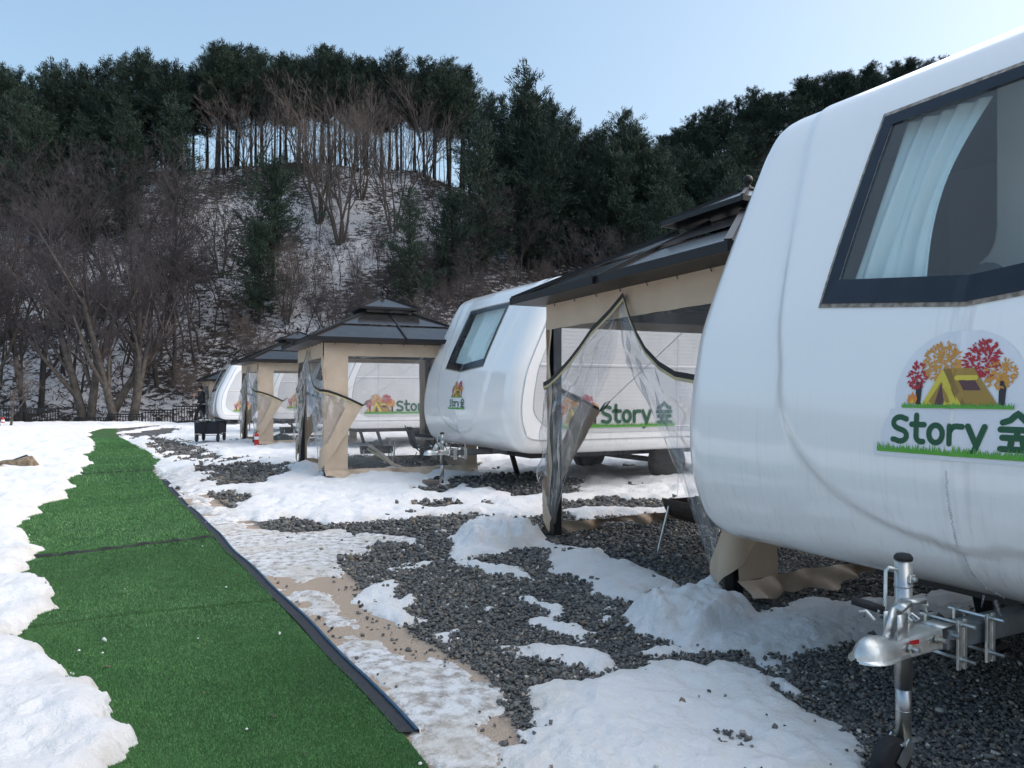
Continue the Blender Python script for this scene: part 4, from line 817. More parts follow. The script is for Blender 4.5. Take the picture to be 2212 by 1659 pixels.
def make_hitch(root):
    db=obj('drawbar',None,root); mb=MB()
    mb.box((.55,0,.505),(1.5,.085,.085),0,0,.008)
    for s in(-1,1): mb.bar((.5,s*.05,.515),(2.2,s*.75,.53),.06,.09)
    mb.box((1.2,0,.515),(.08,1.3,.07)); mb.build('beam',M['beam'],db)
    mb=MB()  # coupling: channel that ends in a ball cup
    mb.box((-.20,0,.555),(.08,.085,.006))
    rows=[]
    st=[(-.652,.004,.498,.010),(-.645,.018,.516,.014),(-.63,.034,.536,.016),(-.61,.046,.551,.016),(-.585,.054,.561,.016),(-.555,.057,.564,.015),(-.52,.056,.559,.013),(-.49,.052,.549,.010),(-.45,.049,.545,.006),(-.38,.048,.551,.003),(-.30,.047,.553,.001),(-.24,.046,.553,.001)]
    for s,wd,tp,fl in st:
        e=min(1,max(0,(s+.50)/.1)); row=[(s,-wd-fl,.482),(s,-wd-fl,.488),(s,-wd-.001,.490)]
        for q in range(9):
            a=PI*(1-q/8); x_=math.cos(a); y_=math.sin(a); bx=max(-1,min(1,x_*1.35)); by=min(1,y_*1.45); row.append((s,wd*(x_*(1-e)+bx*e),.494+(tp-.494)*(y_*(1-e)+by*e)))
        row+=[(s,wd+.001,.490),(s,wd+fl,.488),(s,wd+fl,.482)]; rows.append(row)
    mb.grid(rows); mb.build('coupling',M['galv'],db,True)
    mb=MB(); mb.bar((-.485,0,.545),(-.435,0,.64),.05,.012,0,(0,1,0)); mb.bar((-.435,0,.64),(-.38,0,.662),.045,.016); mb.bar((-.38,0,.662),(-.29,0,.655),.040,.016); mb.tube([(-.29,0,.655),(-.268,0,.635),(-.272,0,.61)],[.016,.014,.010],8)
    [mb.box((-.44,q*.027,.585),(.055,.004,.09)) for q in (-1,1)]; mb.tube([(-.50,.04,.60),(-.50,.075,.625),(-.52,.09,.62)],.007,6); mb.build('coupling_handle',M['galv'],db,True)
    mb=MB(); [mb.tube([(-.40+.010*k,.022*math.cos(k*1.57),.600+.016*math.sin(k*1.57)) for k in range(9)],.004,5)]; mb.build('spring',M['galv'],db)
    for s,h_ in ((-.28,.525),(-.20,.53),(-.43,.515)):
        mb=MB(); mb.lathe([(.018,0),(.018,.012),(.009,.012),(.009,.034)],(s,-.052,h_),6,'y'); 
        mb.v=[(a,-.104-b,c) for a,b,c in mb.v]; mb.build('bolt',M['zinc'],db)
    mb=MB(); mb.box((-.415,-.056,.535),(.045,.006,.014)); mb.build('wear_mark',M['red'],db)
    for s in (-.155,.02):
        mb=MB()
        for q in(-.022,.022): mb.box((s+q*.8,-.064,.49),(.018,.010,.185),0,0,.002)
        mb.box((s,-.061,.49),(.04,.004,.17)); mb.box((s,.064,.50),(.05,.012,.15),0,0,.002)
        for z in(.565,.435): mb.tube([(s,.10,z),(s,-.115,z)],.0065,6); mb.lathe([(.013,0),(.013,.01)],(s,-.072,z),6,'y')
        mb.build('clamp',M['galv'],db)
    jp=obj('jockey_wheel',None,root); c=(-.325,.052)
    mb=MB(); mb.lathe([(.031,.32),(.031,.80),(.029,.80)],(c[0],c[1],0),20); mb.lathe([(.0335,.70),(.0335,.706)],(c[0],c[1],0),20); mb.build('outer_tube',M['zinc'],jp,True)
    mb=MB(); mb.lathe([(.033,.80),(.033,.812),(.025,.822),(.008,.826)],(c[0],c[1],0),20); mb.build('cap',M['rubber'],jp,True)
    mb=MB(); mb.lathe([(.0275,.125),(.0275,.36)],(c[0],c[1],0),20); mb.lathe([(.028,.235),(.028,.24)],(c[0],c[1],0),20); mb.build('inner_tube',M['zinc'],jp,True)
    mb=MB(); mb.tube([(c[0]-.02,c[1],.765),(c[0]-.055,c[1]+.02,.772),(c[0]-.065,c[1]+.025,.76),(c[0]-.068,c[1]+.025,.63),(c[0]-.075,c[1]+.025,.615),(c[0]-.10,c[1]+.035,.612)],.0075,8); mb.build('crank',M['galv'],jp,True)
    mb=MB(); mb.tube([(c[0]-.075,c[1]+.025,.613),(c[0]-.115,c[1]+.07,.63),(c[0]-.150,c[1]+.105,.64)],[.016,.017,.015],12); mb.build('crank_grip',M['rubber'],jp,True)
    mb=MB(); mb.box((c[0]+.0,c[1]-.035,.735),(.03,.012,.03),0,0,.003); mb.tube([(c[0],c[1]-.035,.735),(c[0],c[1]-.055,.735)],.008,8); mb.build('lock_pin',M['galv'],jp)
    mb=MB(); mb.box((c[0]-.01,c[1],.128),(.10,.075,.012),0,0,.003)
    for s in(-1,1): mb.bar((c[0]+.0,c[1]+s*.036,.13),(c[0]-.065,c[1]+s*.036,.055),.006,.05)
    mb.build('fork',M['galv'],jp)
    mb=MB(); mb.lathe([(.03,-.026),(.078,-.028),(.088,-.02),(.09,0),(.088,.02),(.078,.028),(.03,.026)],(c[0]-.07,c[1],.062),24,'y'); mb.build('wheel',M['rubber'],jp,True)
def make_legs(root):
    for s,u in ((1.35,.72),(1.35,-.9),(4.6,.8),(4.6,-.8)):
        mb=MB(); mb.bar((s-.16,u,.54),(s,u,.04),.06,.07); mb.box((s,u,.02),(.16,.12,.015)); mb.build('support_leg',M['black'],root)
    for u in(-1.15,1.15):
        mb=MB(); mb.lathe([(.12,-.09),(.29,-.1),(.33,-.07),(.33,.07),(.29,.1),(.12,.09)],(3.1,u,.33),28,'y'); wb=mb.build('wheel',M['rubber'],root,True)
    mb=MB(); mb.box((3.0,0,.50),(4.6,1.9,.10)); mb.box((3.1,0,.33),(.08,2.2,.08)); mb.build('chassis',M['black'],root)
AL=R(27.4)
def make_caravan(loc,label,full):
    root=empty('caravan',loc,AL,label,'caravan','white caravans in a row'); obj('body',BODY,root); window_parts(root,None); cabin(root)
    if full: curtain(root,-.64,.64,seed=3)
    else: curtain(root,-.66,-.22,seed=4)
    side_panel(root); front_sticker(root); side_sticker(root); make_hitch(root); make_legs(root)
    return root
BODY=body_mesh()
rv1=make_caravan((1.777,2.983,0),'nearest white caravan at the right border, curtain half drawn and stains on its nose',False)
mb=MB(); rr=random.Random(3); 
for (u0,h0,u1,h1,n_) in ((.02,1.12,.005,.66,46),(.0,.66,-.012,.60,6)):
    for k in range(n_):
        t=k/n_; h_=h0+(h1-h0)*t; u=u0+(u1-u0)*t+rr.uniform(-.003,.003); rad=rr.uniform(.003,.006)
        mb.lathe([(.001,-rad*1.6),(rad,-rad*.6),(rad,rad*.6),(.001,rad*1.6)],(front_s(u,h_,.002),u,h_),6)
mb.tube([(.13,-.02,.61),(.13,-.03,.57),(.14,-.035,.55)],[.008,.006,.004],6); mb.tube([(.12,.02,.62),(.12,.03,.57)],[.006,.002],6)
mb.build('ice_drip',M['crumple'],rv1,True)
rv2=make_caravan((-.774,12.067,0),'white caravan between the first and second pavilion, curtain fully drawn',True)
for loc,lab in (((-4.95,20.0,0),'white caravan hidden behind the second pavilion, seen through its clear walls'),((-9.0,27.4,0),'white caravan seen through the open door of the third pavilion'),((-13.56,34.95,-.28),'farthest white caravan beside the walking person')):
    c=copy_tree(rv2); c.location=loc; c['label']=lab
# ------------------------------------------------------------ pavilions with curtain walls
HS=1.36
def make_pavilion():
    root=empty('pavilion',(0,0,0),0,'x','pavilion','brown roofed pavilions with clear curtain walls')
    for sx in(-1,1):
        for sy in(-1,1):
            mb=MB(); mb.box((sx*(HS-.06),sy*(HS-.06),1.13),(.09,.09,2.26),0,0,.006); mb.box((sx*(HS-.06),sy*(HS-.06),.012),(.18,.18,.012)); mb.box((sx*(HS-.06)+.0,sy*(HS-.0)-.0*sy,.11),(.035,.03,.2)); mb.build('post',M['black'],root)
    mb=MB()
    for s in(-1,1): mb.box((0,s*(HS-.06),2.20),(2*HS-.22,.05,.12)); mb.box((s*(HS-.06),0,2.20),(.05,2*HS-.22,.12))
    for s in(-1,1): mb.bar((s*(HS-.1),0,2.27),(0,0,2.9),.04,.05); mb.bar((0,s*(HS-.1),2.27),(0,0,2.9),.04,.05)
    for s in(-1,1):
        for q in(-1,1): mb.bar((s*(HS-.1),q*(HS-.1),2.27),(s*.45,q*.45,2.9),.05,.05)
    mb.build('roof_frame',M['black'],root)
    E0,Z0,E1,Z1=HS*1.19,2.345,.44,2.90
    rf=obj('roof',None,root)
    mb=MB()
    for k in range(4):
        c,s=math.cos(k*PI/2),math.sin(k*PI/2); T=lambda x,y,z:(x*c-y*s,x*s+y*c,z)
        zm=Z0+(Z1-Z0)*.52; em=E0+(E1-E0)*.52
        mb.face([T(E0,-E0,Z0),T(E0,E0,Z0),T(em,em,zm-.006),T(em,-em,zm-.006)]); mb.face([T(em+.02,-em-.02,zm+.006),T(em+.02,em+.02,zm+.006),T(E1,E1,Z1),T(E1,-E1,Z1)])
    mb.build('roof_sheets',M['roof'],rf)
    mb=MB()
    for k in range(4):
        c,s=math.cos(k*PI/2),math.sin(k*PI/2); T=lambda x,y,z:(x*c-y*s,x*s+y*c,z)
        mb.bar(T(E0+.01,E0+.01,Z0+.012),T(E1,E1,Z1+.016),.05,.035); mb.bar(T(E0,0,Z0+.01),T(E1,0,Z1+.014),.028,.03)
        mb.bar(T(E0+.012,-E0-.03,Z0-.018),T(E0+.012,E0+.03,Z0-.018),.03,.07); mb.box(T(E0+.03,0,Z0-.015),(.05,.05,.06)); mb.face([T(E0,-E0,Z0-.05),T(E0,E0,Z0-.05),T(HS-.05,HS-.05,Z0-.075),T(HS-.05,-HS+.05,Z0-.075)])
    mb.build('roof_trim',M['rooftrim'],rf)
    up=obj('upper_roof',None,root); e0,z0,z1=.555,3.0,3.235
    mb=MB()
    for k in range(4):
        c,s=math.cos(k*PI/2),math.sin(k*PI/2); T=lambda x,y,z:(x*c-y*s,x*s+y*c,z); mb.face([T(e0,-e0,z0),T(e0,e0,z0),T(.05,.05,z1),T(.05,-.05,z1)])
    mb.build('roof_sheets',M['roof'],up)
    mb=MB()
    for k in range(4):
        c,s=math.cos(k*PI/2),math.sin(k*PI/2); T=lambda x,y,z:(x*c-y*s,x*s+y*c,z)
        mb.bar(T(e0+.006,e0+.006,z0+.008),T(.04,.04,z1+.012),.032,.026); mb.bar(T(e0+.005,-e0-.02,z0-.012),T(e0+.005,e0+.02,z0-.012),.02,.045)
        mb.face([T(e0,-e0,z0-.03),T(e0,e0,z0-.03),T(.40,.40,Z1+.02),T(.40,-.40,Z1+.02)])
    mb.build('roof_trim',M['rooftrim'],up)
    mb=MB(); mb.lathe([(.09,3.225),(.07,3.25),(.03,3.27),(.022,3.29),(.04,3.305),(.047,3.335),(.035,3.365),(.008,3.378)],(0,0,0),14); mb.build('finial',M['rooftrim'],root,True)
    # curtain walls; wall coordinates: w along the wall from the path side corner, h up
    def wall(u_s,name,wf,wb,seed,hb=.20):
        rnd=random.Random(seed); g=lambda w_,h_: .022*math.sin(w_*5+seed+h_*1.3)*math.sin(h_*2.2+1)+.035*math.sin(w_*2.3+seed*2)*max(0,(.9-h_))+.006*math.sin(w_*23+3*math.sin(h_*3))*(1.2-abs(h_-1.1))+.009*math.sin(h_*9+w_*3+seed)
        def Pt(w_,h_):
            d=HS+.012+g(w_,h_)
            if u_s=='back': return (d,-HS+w_,h_)
            return (-HS+w_,u_s*d,h_)
        r_=obj(name,None,root); L_=2*HS; mb=MB()
        def patch(w0,w1,h0,h1,nw,nh,off=0,fn=None):
            mb.grid([[Pt(w0+(w1-w0)*i/nw,(h0+(h1-h0)*j/nh)+(0 if fn is None else fn(w0+(w1-w0)*i/nw)*(1-j/nh))) for j in range(nh+1)] for i in range(nw+1)])
        sag=lambda w_: .02*math.sin(w_*3.1+seed)-.02
        patch(0,L_,2.06,2.275,60,6); patch(0,wf,hb,2.06,12,40); patch(L_-wb,L_,hb,2.06,8,40)
        mb.grid([[tuple(np.array(Pt(L_*i/60,.02+(hb-.02)*j/5))+np.array([0,(u_s if u_s!='back' else 0)*(.07*(1-j/5)*(1+math.sin(i*.35+seed)+.4*math.sin(i*1.1))+.02*math.sin(i*.8+j)),(.05*max(0,math.sin(i*.23+seed*1.7))+.012*math.sin(i*.9))*(1-j/5)])) for j in range(6)] for i in range(61)])
        mb.build('canvas_border',M['tan'],r_,True)
        mb=MB(); patch(wf,L_-wb,hb,2.06,26,22); mb.build('clear_sheet',M['film'],r_,True)
        mb=MB(); w_=wf+(L_-wb-wf)*.62; mb.grid([[tuple(np.array(Pt(w_+q,h_))*np.array([1.001,1.004,1])) for h_ in np.linspace(hb,2.06,20)] for q in(-.008,.008)]); mb.build('seam',M['crumple'],r_)
        for i in range(7):
            a=L_*(i+.5)/7; mb=MB(); p=Pt(a,2.255); mb.tube([(p[0]*1.006,p[1]*1.006,2.25),(p[0]*1.012,p[1]*1.012,2.275),(p[0]*.985,p[1]*.985,2.295)],.006,4); mb.build('hook',M['black'],r_)
    wall(-1,'side_curtain',.40,.22,1,.15); wall(1,'side_curtain',.16,.22,2,.13); wall('back','back_curtain',.25,.25,3)
    # front: header, corner bands and two tied back halves
    def PF(sg,w_,h_,off):                       # unrolled round the corner post
        rc=.05; x0=HS-rc
        if w_<x0: p=(-(HS+off),sg*w_)
        elif w_<x0+rc*PI/2: a=(w_-x0)/rc; p=(-(x0+(rc+off)*math.cos(a)),sg*(x0+(rc+off)*math.sin(a)))
        else: p=(-x0+(w_-x0-rc*PI/2),sg*(HS+off))
        return (p[0],p[1],h_)
    fr=obj('front_header',None,root); mb=MB()
    mb.grid([[(-(HS+.014+.010*math.sin(i*1.1)*(1-j/4)),-HS+2*HS*i/40,2.03+.245*j/4-(.0 if 17<i<23 and False else 0)) for j in range(5)] for i in range(41)]); mb.build('canvas_border',M['tan'],fr,True)
    for i in range(7):
        y=-HS+2*HS*(i+.5)/7; mb=MB(); mb.tube([(-HS-.02,y,2.25),(-HS-.03,y,2.275),(-HS+.01,y,2.295)],.006,4); mb.build('hook',M['black'],fr)
    zip_=[(0,2.19),(.18,2.08),(.41,1.94),(.62,1.80),(.825,1.68),(1.05,1.57),(1.22,1.50),(1.36,1.47),(1.55,1.41),(1.75,1.33),(1.98,1.22)]
    fold=[(0.0,2.17),(.05,1.9),(.12,1.7),(.27,1.5),(.46,1.3),(.63,1.08),(.80,.84),(.95,.60),(1.08,.38),(1.18,.20),(1.25,.05)]
    def samp(P,q): t=q*(len(P)-1); i=min(int(t),len(P)-2); f_=t-i; return (P[i][0]*(1-f_)+P[i+1][0]*f_,P[i][1]*(1-f_)+P[i+1][1]*f_)
    zipL=zip_; zipR=[(.10,2.19),(.20,2.0),(.30,1.86),(.42,1.73),(.60,1.61),(.80,1.53),(1.10,1.49),(1.36,1.46),(1.55,1.40),(1.75,1.32),(1.98,1.21)]; zipL=[(.10 if i==0 else a,b) for i,(a,b) in enumerate(zip_)]; zipL[0]=(-.10,2.19); zipL[1]=(.10,2.08)
    for sg in(-1,1):
        zip_=zipL if sg>0 else zipR
        dh=obj('door_curtain',None,root); rnd=random.Random(9+sg)
        mb=MB(); mb.grid([[PF(sg,1.27+.11*i/4,.30+1.76*j/20,.012+.015*math.sin(j*.8+i*.4+sg)) for j in range(21)] for i in range(5)]); mb.build('canvas_border',M['tan'],dh,True)
        mb=MB(); rows=[]
        for j in range(41):
            q=j/40; z=2.04-1.9*q; hs_=[p[1] for p in fold][::-1]; ws_=[p[0] for p in fold][::-1]; w0=float(np.interp(z,hs_,ws_)); rows.append([PF(sg,w0+(1.22-w0)*i/24,z,.006+.02*math.sin(i*.5+z*3)*(1-z/2.1)) for i in range(25)])
        mb.grid(rows); mb.build('inner_sheet',M['film'],dh,True)
        mb=MB(); rows=[]; NQ,NI=120,54
        for j in range(NQ+1):
            q=j/NQ*.90; Zp=samp(zip_,q); Fp=samp(fold,q); row=[]
            for i in range(NI+1):
                t=i/NI; w_=Fp[0]+(Zp[0]-Fp[0])*t; h_=Fp[1]+(Zp[1]-Fp[1])*t; amp=math.sin(t*PI)**.6*min(1,q*4)
                cr=.028*math.sin(t*19+q*9+2*math.sin(q*17+sg))+.022*math.sin(q*47+t*9+sg)+.004*math.sin(q*90+t*31)+.004*math.sin(t*45+q*50)
                row.append(PF(sg,w_,h_,.045+amp*(.045+cr)))
            rows.append(row)
        mb.grid(rows); mb.build('tied_sheet',M['crumple'],dh,True)
        mb=MB(); rows=[]
        for j in range(9):
            q=.90+.10*j/8; Zp=samp(zip_,q); Fp=samp(fold,q); rows.append([PF(sg,Fp[0]+(Zp[0]-Fp[0])*i/30+.0*j,Fp[1]+(Zp[1]-Fp[1])*i/30,.05+.03*math.sin(i/30*PI)+.008*math.sin(i*.8+j*.7)) for i in range(31)])
        mb.grid(rows); mb.build('bottom_band',M['tan'],dh,True)
        for name,off,mt,a,b in (('zip_tape',.062,'zip',-.004,.038),('zip_lining',.060,'zipy',-.030,-.004)):
            mb=MB(); mb.grid([[PF(sg,samp(zip_,j/60)[0]+(-.35 if sg>9 else 0)*0,samp(zip_,j/60)[1]+z,off+.0) for z in (a,b)] for j in range(61)]); mb.build(name,M[mt],dh)
        tip=Vector(PF(sg,1.98,1.22,.06)); eave=Vector((.62,sg*(HS+.06),2.28)); mb=MB(); a=tip+(eave-tip)*.1
        mb.tube([tip+(a-tip)*.5,eave],.004,5); mb.build('cord',M['cord'],dh); mb=MB(); mb.tube([tip,tip+(a-tip)*.5+Vector((0,0,.03)),a,tip+(a-tip)*.5-Vector((0,0,.02)),tip],.007,5); mb.build('loop',M['zip'],dh)
    return root
pv=make_pavilion(); A1=R(25)
def center(front,al,hs=HS): return (front[0]+hs*math.cos(al),front[1]+hs*math.sin(al),0)
pv.location=center((.977,6.508),A1,1.31); pv.rotation_euler=(0,0,A1); pv['label']='nearest pavilion with dark two tier roof, partly behind the front caravan'; pv.scale=(1,1,1.015)
for fr_,al,z,lab in (((-3.66,14.06),24,0,'second pavilion, fully visible with a cord tied across its clear side wall'),((-7.48,22.03),28,0,'third pavilion with the red fire extinguisher at its corner'),((-15.01,37.8),28,-.24,'farthest pavilion, only its roof edge shows left of the last caravan')):
    c=copy_tree(pv); c.location=center(fr_,R(al),1.33); c.location.z=z; c.rotation_euler=(0,0,R(al)); c['label']=lab; c.scale=(1,1,1)
# ------------------------------------------------------------ loose things
def grill(loc,rz,label,s=1,legs=True):
    t=empty('charcoal_grill',loc,rz,label,'grill'); t.scale=(s,s,s)
    rows=[[(x,.19*math.sin(a)*1.0,.47-.19*math.cos(a)*(1 if abs(a)<1.6 else 1)-.0) for a in np.linspace(-PI/2,PI/2,15)] for x in np.linspace(-.42,.42,9)]
    mb=MB(); mb.grid(rows); rows2=[[(p[0]*.985,p[1]*.97,p[2]+.008) for p in r_] for r_ in rows]; mb.grid(rows2)
    for x in(-.42,.42): mb.face([(x,.19*math.sin(a),.47-.19*math.cos(a)) for a in np.linspace(-PI/2,PI/2,15)])
    for s_ in(-1,1): mb.bar((-.43,s_*.19,.47),(.43,s_*.19,.47),.012,.016)
    mb.build('bowl',M['iron'],t)
    for x in(-.36,.36):
        for s_ in(-1,1): mb=MB(); mb.tube([(x,s_*.17,.42),(x*1.1,s_*.27,0)],.012,8); mb.build('leg',M['galv'],t)
    mb=MB(); mb.tube([(.10,.05,.45),(-.12,.12,.56)],.012,6); mb.tube([(-.12,.12,.56),(-.17,.14,.585)],.02,6); mb.build('poker',M['black'],t)
gc=((1.347+2.10)/2,(6.85+6.46)/2+.0,0); grill(gc,math.atan2(-.69,.353)+PI,'black half barrel charcoal grill on steel legs inside the nearest pavilion')
def folding_table(loc,rz,l,w_,h_,label):
    t=empty('folding_table',loc,rz,label,'table'); mb=MB(); mb.box((0,0,h_-.012),(l,w_,.024),0,0,.005); mb.build('table_top',mat('table_top_grey',(.12,.12,.12),.4),t)
    mb=MB(); 
    for s in(-1,1): mb.box((0,s*(w_/2-.005),h_-.015),(l+.01,.02,.035))
    mb.build('frame',M['galv'],t)
    for sx in(-1,1):
        for sy in(-1,1): mb=MB(); mb.tube([(sx*(l/2-.08),sy*(w_/2-.04),h_-.03),(sx*(l/2-.05),sy*(w_/2-.03),0)],.014,8); mb.build('leg',M['galv'],t)
        mb=MB(); mb.tube([(sx*(l/2-.06),-(w_/2-.03),h_*.45),(sx*(l/2-.06),(w_/2-.03),h_*.45)],.008,6); mb.tube([(sx*(l/2-.06),0,h_*.45),(sx*(l/2-.35),0,h_-.03)],.008,6); mb.build('brace',M['galv'],t)
folding_table((-1.75,15.85,0),R(20),1.6,.6,.52,'low grey folding table inside the second pavilion')
def camp_chair(loc,rz,label):
    t=empty('camp_chair',loc,rz,label,'chair')
    mb=MB(); mb.grid([[(-.22+.44*i/6,-.24+.48*j/6,.38-.05*math.sin(i/6*PI)*math.sin(j/6*PI)) for j in range(7)] for i in range(7)]); mb.build('seat',M['blackcloth'],t,True)
    mb=MB(); mb.grid([[(.22+.12*i/6+.03*math.sin(j/6*PI),-.26+.52*j/6,.36+.42*i/6) for j in range(7)] for i in range(7)]); mb.build('backrest',M['blackcloth'],t,True)
    for s in(-1,1):
        mb=MB(); mb.tube([(-.28,s*.27,0),(.25,s*.25,.42),(.37,s*.27,.80)],.011,6); mb.tube([(.30,s*.27,0),(-.24,s*.27,.42),(-.24,s*.29,.58)],.011,6); mb.build('leg_frame',M['black'],t)
        mb=MB(); mb.tube([(-.28,s*.29,.58),(.0,s*.30,.60),(.3,s*.28,.62)],[.02,.024,.018],8); mb.build('armrest',M['blackcloth'],t,True)
    for q in(-1,1): mb=MB(); mb.tube([(q*.25,-.26,.02),(q*.25,.26,.30)],.009,6); mb.build('brace',M['black'],t)
    mb=MB(); mb.box((-.245,-.0,.27),(.01,.2,.2)); mb.build('pocket',mat('mesh_pocket',(.2,.2,.21),.8),t)
camp_chair((-1.68,15.1,0),R(200),'black folding camp chair by the low table in the second pavilion')
camp_chair((-1.05,15.6,0),R(250),'black folding camp chair at the far end of the low table')
def blob(name,loc,dims,mt,label,cat,seed,handles=True,rz=0):
    t=empty(name,loc,rz,label,cat); g=random.Random(seed); rows=[]
    for i in range(13):
        th=PI*i/12; row=[]
        for j in range(25):
            ph=2*PI*j/24; q=1+.10*math.sin(3*ph+seed)+.07*math.sin(5*th+2*ph)+.05*math.sin(9*ph+7*th)
            row.append((dims[0]/2*math.sin(th)*math.cos(ph)*q,dims[1]/2*math.sin(th)*math.sin(ph)*q,max(.005,dims[2]*(.46+.5*math.cos(th)*q))))
        rows.append(row)
    mb=MB(); mb.grid(rows); mb.build('sack',M[mt],t,True)
    if handles: mb=MB(); mb.tube([(-.1,0,dims[2]*.9),(-.06,.02,dims[2]*1.12),(.06,-.02,dims[2]*1.14),(.1,0,dims[2]*.9)],.01,6); mb.build('strap',M['black'],t,True)
blob('camping_bag',(-3.0,15.0,0),(.75,.45,.20),'sackg','dark green camping bag lying on the gravel in the second pavilion','bag',1)
blob('camping_bag',(-2.72,14.65,0),(.70,.35,.12),'blackcloth','flat black camping bag beside the green one','bag',2)
blob('camping_bag',(-6.55,21.9,0),(.60,.5,.28),'sackg','round dark green sack on the ground in the third pavilion','bag',3,True)
grill((-2.75,15.6,0),R(20),'small black grill behind the green bag in the second pavilion',.75)
grill((-6.35,22.5,0),R(30),'black brazier behind the green sack in the third pavilion',.95)
t=empty('rope_bundle',(-2.25,14.1,.0),R(-20),'tan canvas strip lying slack inside the clear side wall of the second pavilion','canvas strip')
mb=MB(); mb.tube([(-.75,.55,.42),(-.35,.35,.28),(0,.12,.12),(.35,.0,.06)],[.03,.035,.03,.02],6); mb.build('strip',M['tan'],t,True); mb=MB(); mb.tube([(-.75,.50,.36),(-.3,.30,.2),(.2,.05,.05),(.6,-.05,.06)],[.02,.025,.02,.015],6); mb.build('hem',M['zipy'],t,True)
def jb(x,y): 
    t=empty('concrete_block',(x,y,.035),R(10),'small brown concrete block under the jockey wheel of the second caravan','block'); mb=MB(); mb.box((0,0,.03),(.26,.12,.06),0,0,.008)
    for q in(-.06,.06): mb.box((q,0,.061),(.07,.05,.004))
    mb.build('block',M['brick'],t)
J2=Vector((-.774,12.067))+Vector((math.cos(AL),math.sin(AL)))*(-.375)+Vector((-math.sin(AL),math.cos(AL)))*.055; jb(J2.x-.12,J2.y-.06)
# the second caravan's wheel stands on the block
def surf(x,y):
    h_,_,_=snow_field(np.array([x]),np.array([y])); return float(gz(x,y))+max(0,float(h_[0]))-.01
def extinguisher(loc,label,s=1):
    t=empty('fire_extinguisher',loc,0.3,label,'fire extinguisher'); t.scale=(s,s,s)
    mb=MB(); mb.lathe([(.05,0),(.074,.006),(.076,.03),(.076,.33),(.07,.365),(.045,.40),(.025,.415),(.022,.43)],(0,0,0),20); mb.build('cylinder',M['red'],t,True)
    mb=MB(); mb.lathe([(.0775,.20),(.0775,.30)],(0,0,0),20); mb.v=[(a,b,c) for a,b,c in mb.v]; lb=mb.build('label',M['white'],t)
    mb=MB(); mb.lathe([(.024,.43),(.024,.46),(.01,.465)],(0,0,0),12); mb.bar((-.02,0,.462),(.10,0,.475),.02,.012); mb.bar((-.01,0,.485),(.10,0,.515),.02,.01); mb.build('handle',M['black'],t)
    mb=MB(); mb.tube([(-.02,0,.45),(-.075,0,.44),(-.10,0,.36),(-.098,0,.18),(-.092,0,.08)],.011,8); mb.build('hose',M['rubber'],t,True)
extinguisher((-6.76,20.35,surf(-6.76,20.35)),'red fire extinguisher standing at the corner of the third pavilion',.78)
extinguisher((-22.5,34.0,.0),'red fire extinguisher far left beside the small grey tree',.95)
# folding wagon
t=empty('folding_wagon',(-8.42,21.5,surf(-8.42,21.5)+.02),R(8),'black folding wagon standing on the snow in front of the farthest caravan','wagon')
mb=MB(); W2,D2=.31,.42; zb,zt=.23,.55
for s in(-1,1): mb.grid([[(s*W2+.01*math.sin(i),-D2+2*D2*i/6,zb+(zt-zb)*j/3-.02*math.sin(i/6*PI)*(j/3)) for j in range(4)] for i in range(7)]); mb.grid([[(-W2+2*W2*i/6,s*D2+.012*math.sin(i*1.3),zb+(zt-zb)*j/3-.02*math.sin(i/6*PI)*(j/3)) for j in range(4)] for i in range(7)])
mb.face([(-W2,-D2,zb),(W2,-D2,zb),(W2,D2,zb),(-W2,D2,zb)]); mb.build('tub',M['blackcloth'],t)
mb=MB()
for sx in(-1,1):
    for sy in(-1,1): mb.tube([(sx*W2,sy*D2,.17),(sx*(W2+.012),sy*(D2+.01),zt+.03)],.010,6)
    mb.tube([(sx*W2,-D2,zt+.03),(sx*W2,D2,zt+.03)],.010,6); mb.tube([(sx*W2,-D2,.19),(sx*W2,D2,.19)],.010,6)
for sy in(-1,1): mb.tube([(-W2,sy*D2,.19),(W2,sy*D2,.19)],.010,6); mb.tube([(-W2,sy*D2,zt+.03),(0,sy*D2,zt-.03),(W2,sy*D2,zt+.03)],.010,6)
mb.build('frame',M['black'],t)
mb=MB(); mb.tube([(0,-D2,.22),(-.03,-D2-.05,.5),(-.06,-D2-.02,.76)],.011,6); mb.tube([(-.14,-D2-.02,.66),(-.15,-D2-.02,.76),(0.03,-D2-.02,.76),(0.02,-D2-.02,.66),(-.14,-D2-.02,.66)],.012,6); mb.build('pull_handle',M['black'],t,True)
for sx in(-1,1):
    for sy in(-1,1):
        wv=obj('wheel',None,t); mb=MB(); mb.lathe([(.06,-.026),(.10,-.028),(.112,-.014),(.112,.014),(.10,.028),(.06,.026)],(0,0,0),20,'x'); mb.v=[(a+sx*(W2-.03),b+sy*(D2-.05),c+.112) for a,b,c in mb.v]; mb.build('tyre',M['rubber'],wv,True)
        mb=MB(); mb.lathe([(.012,-.02),(.055,-.012),(.055,.012),(.012,.02)],(sx*(W2-.03),sy*(D2-.05),.112),14,'x'); mb.build('rim',mat('rim_grey',(.25,.25,.26),.5),wv)
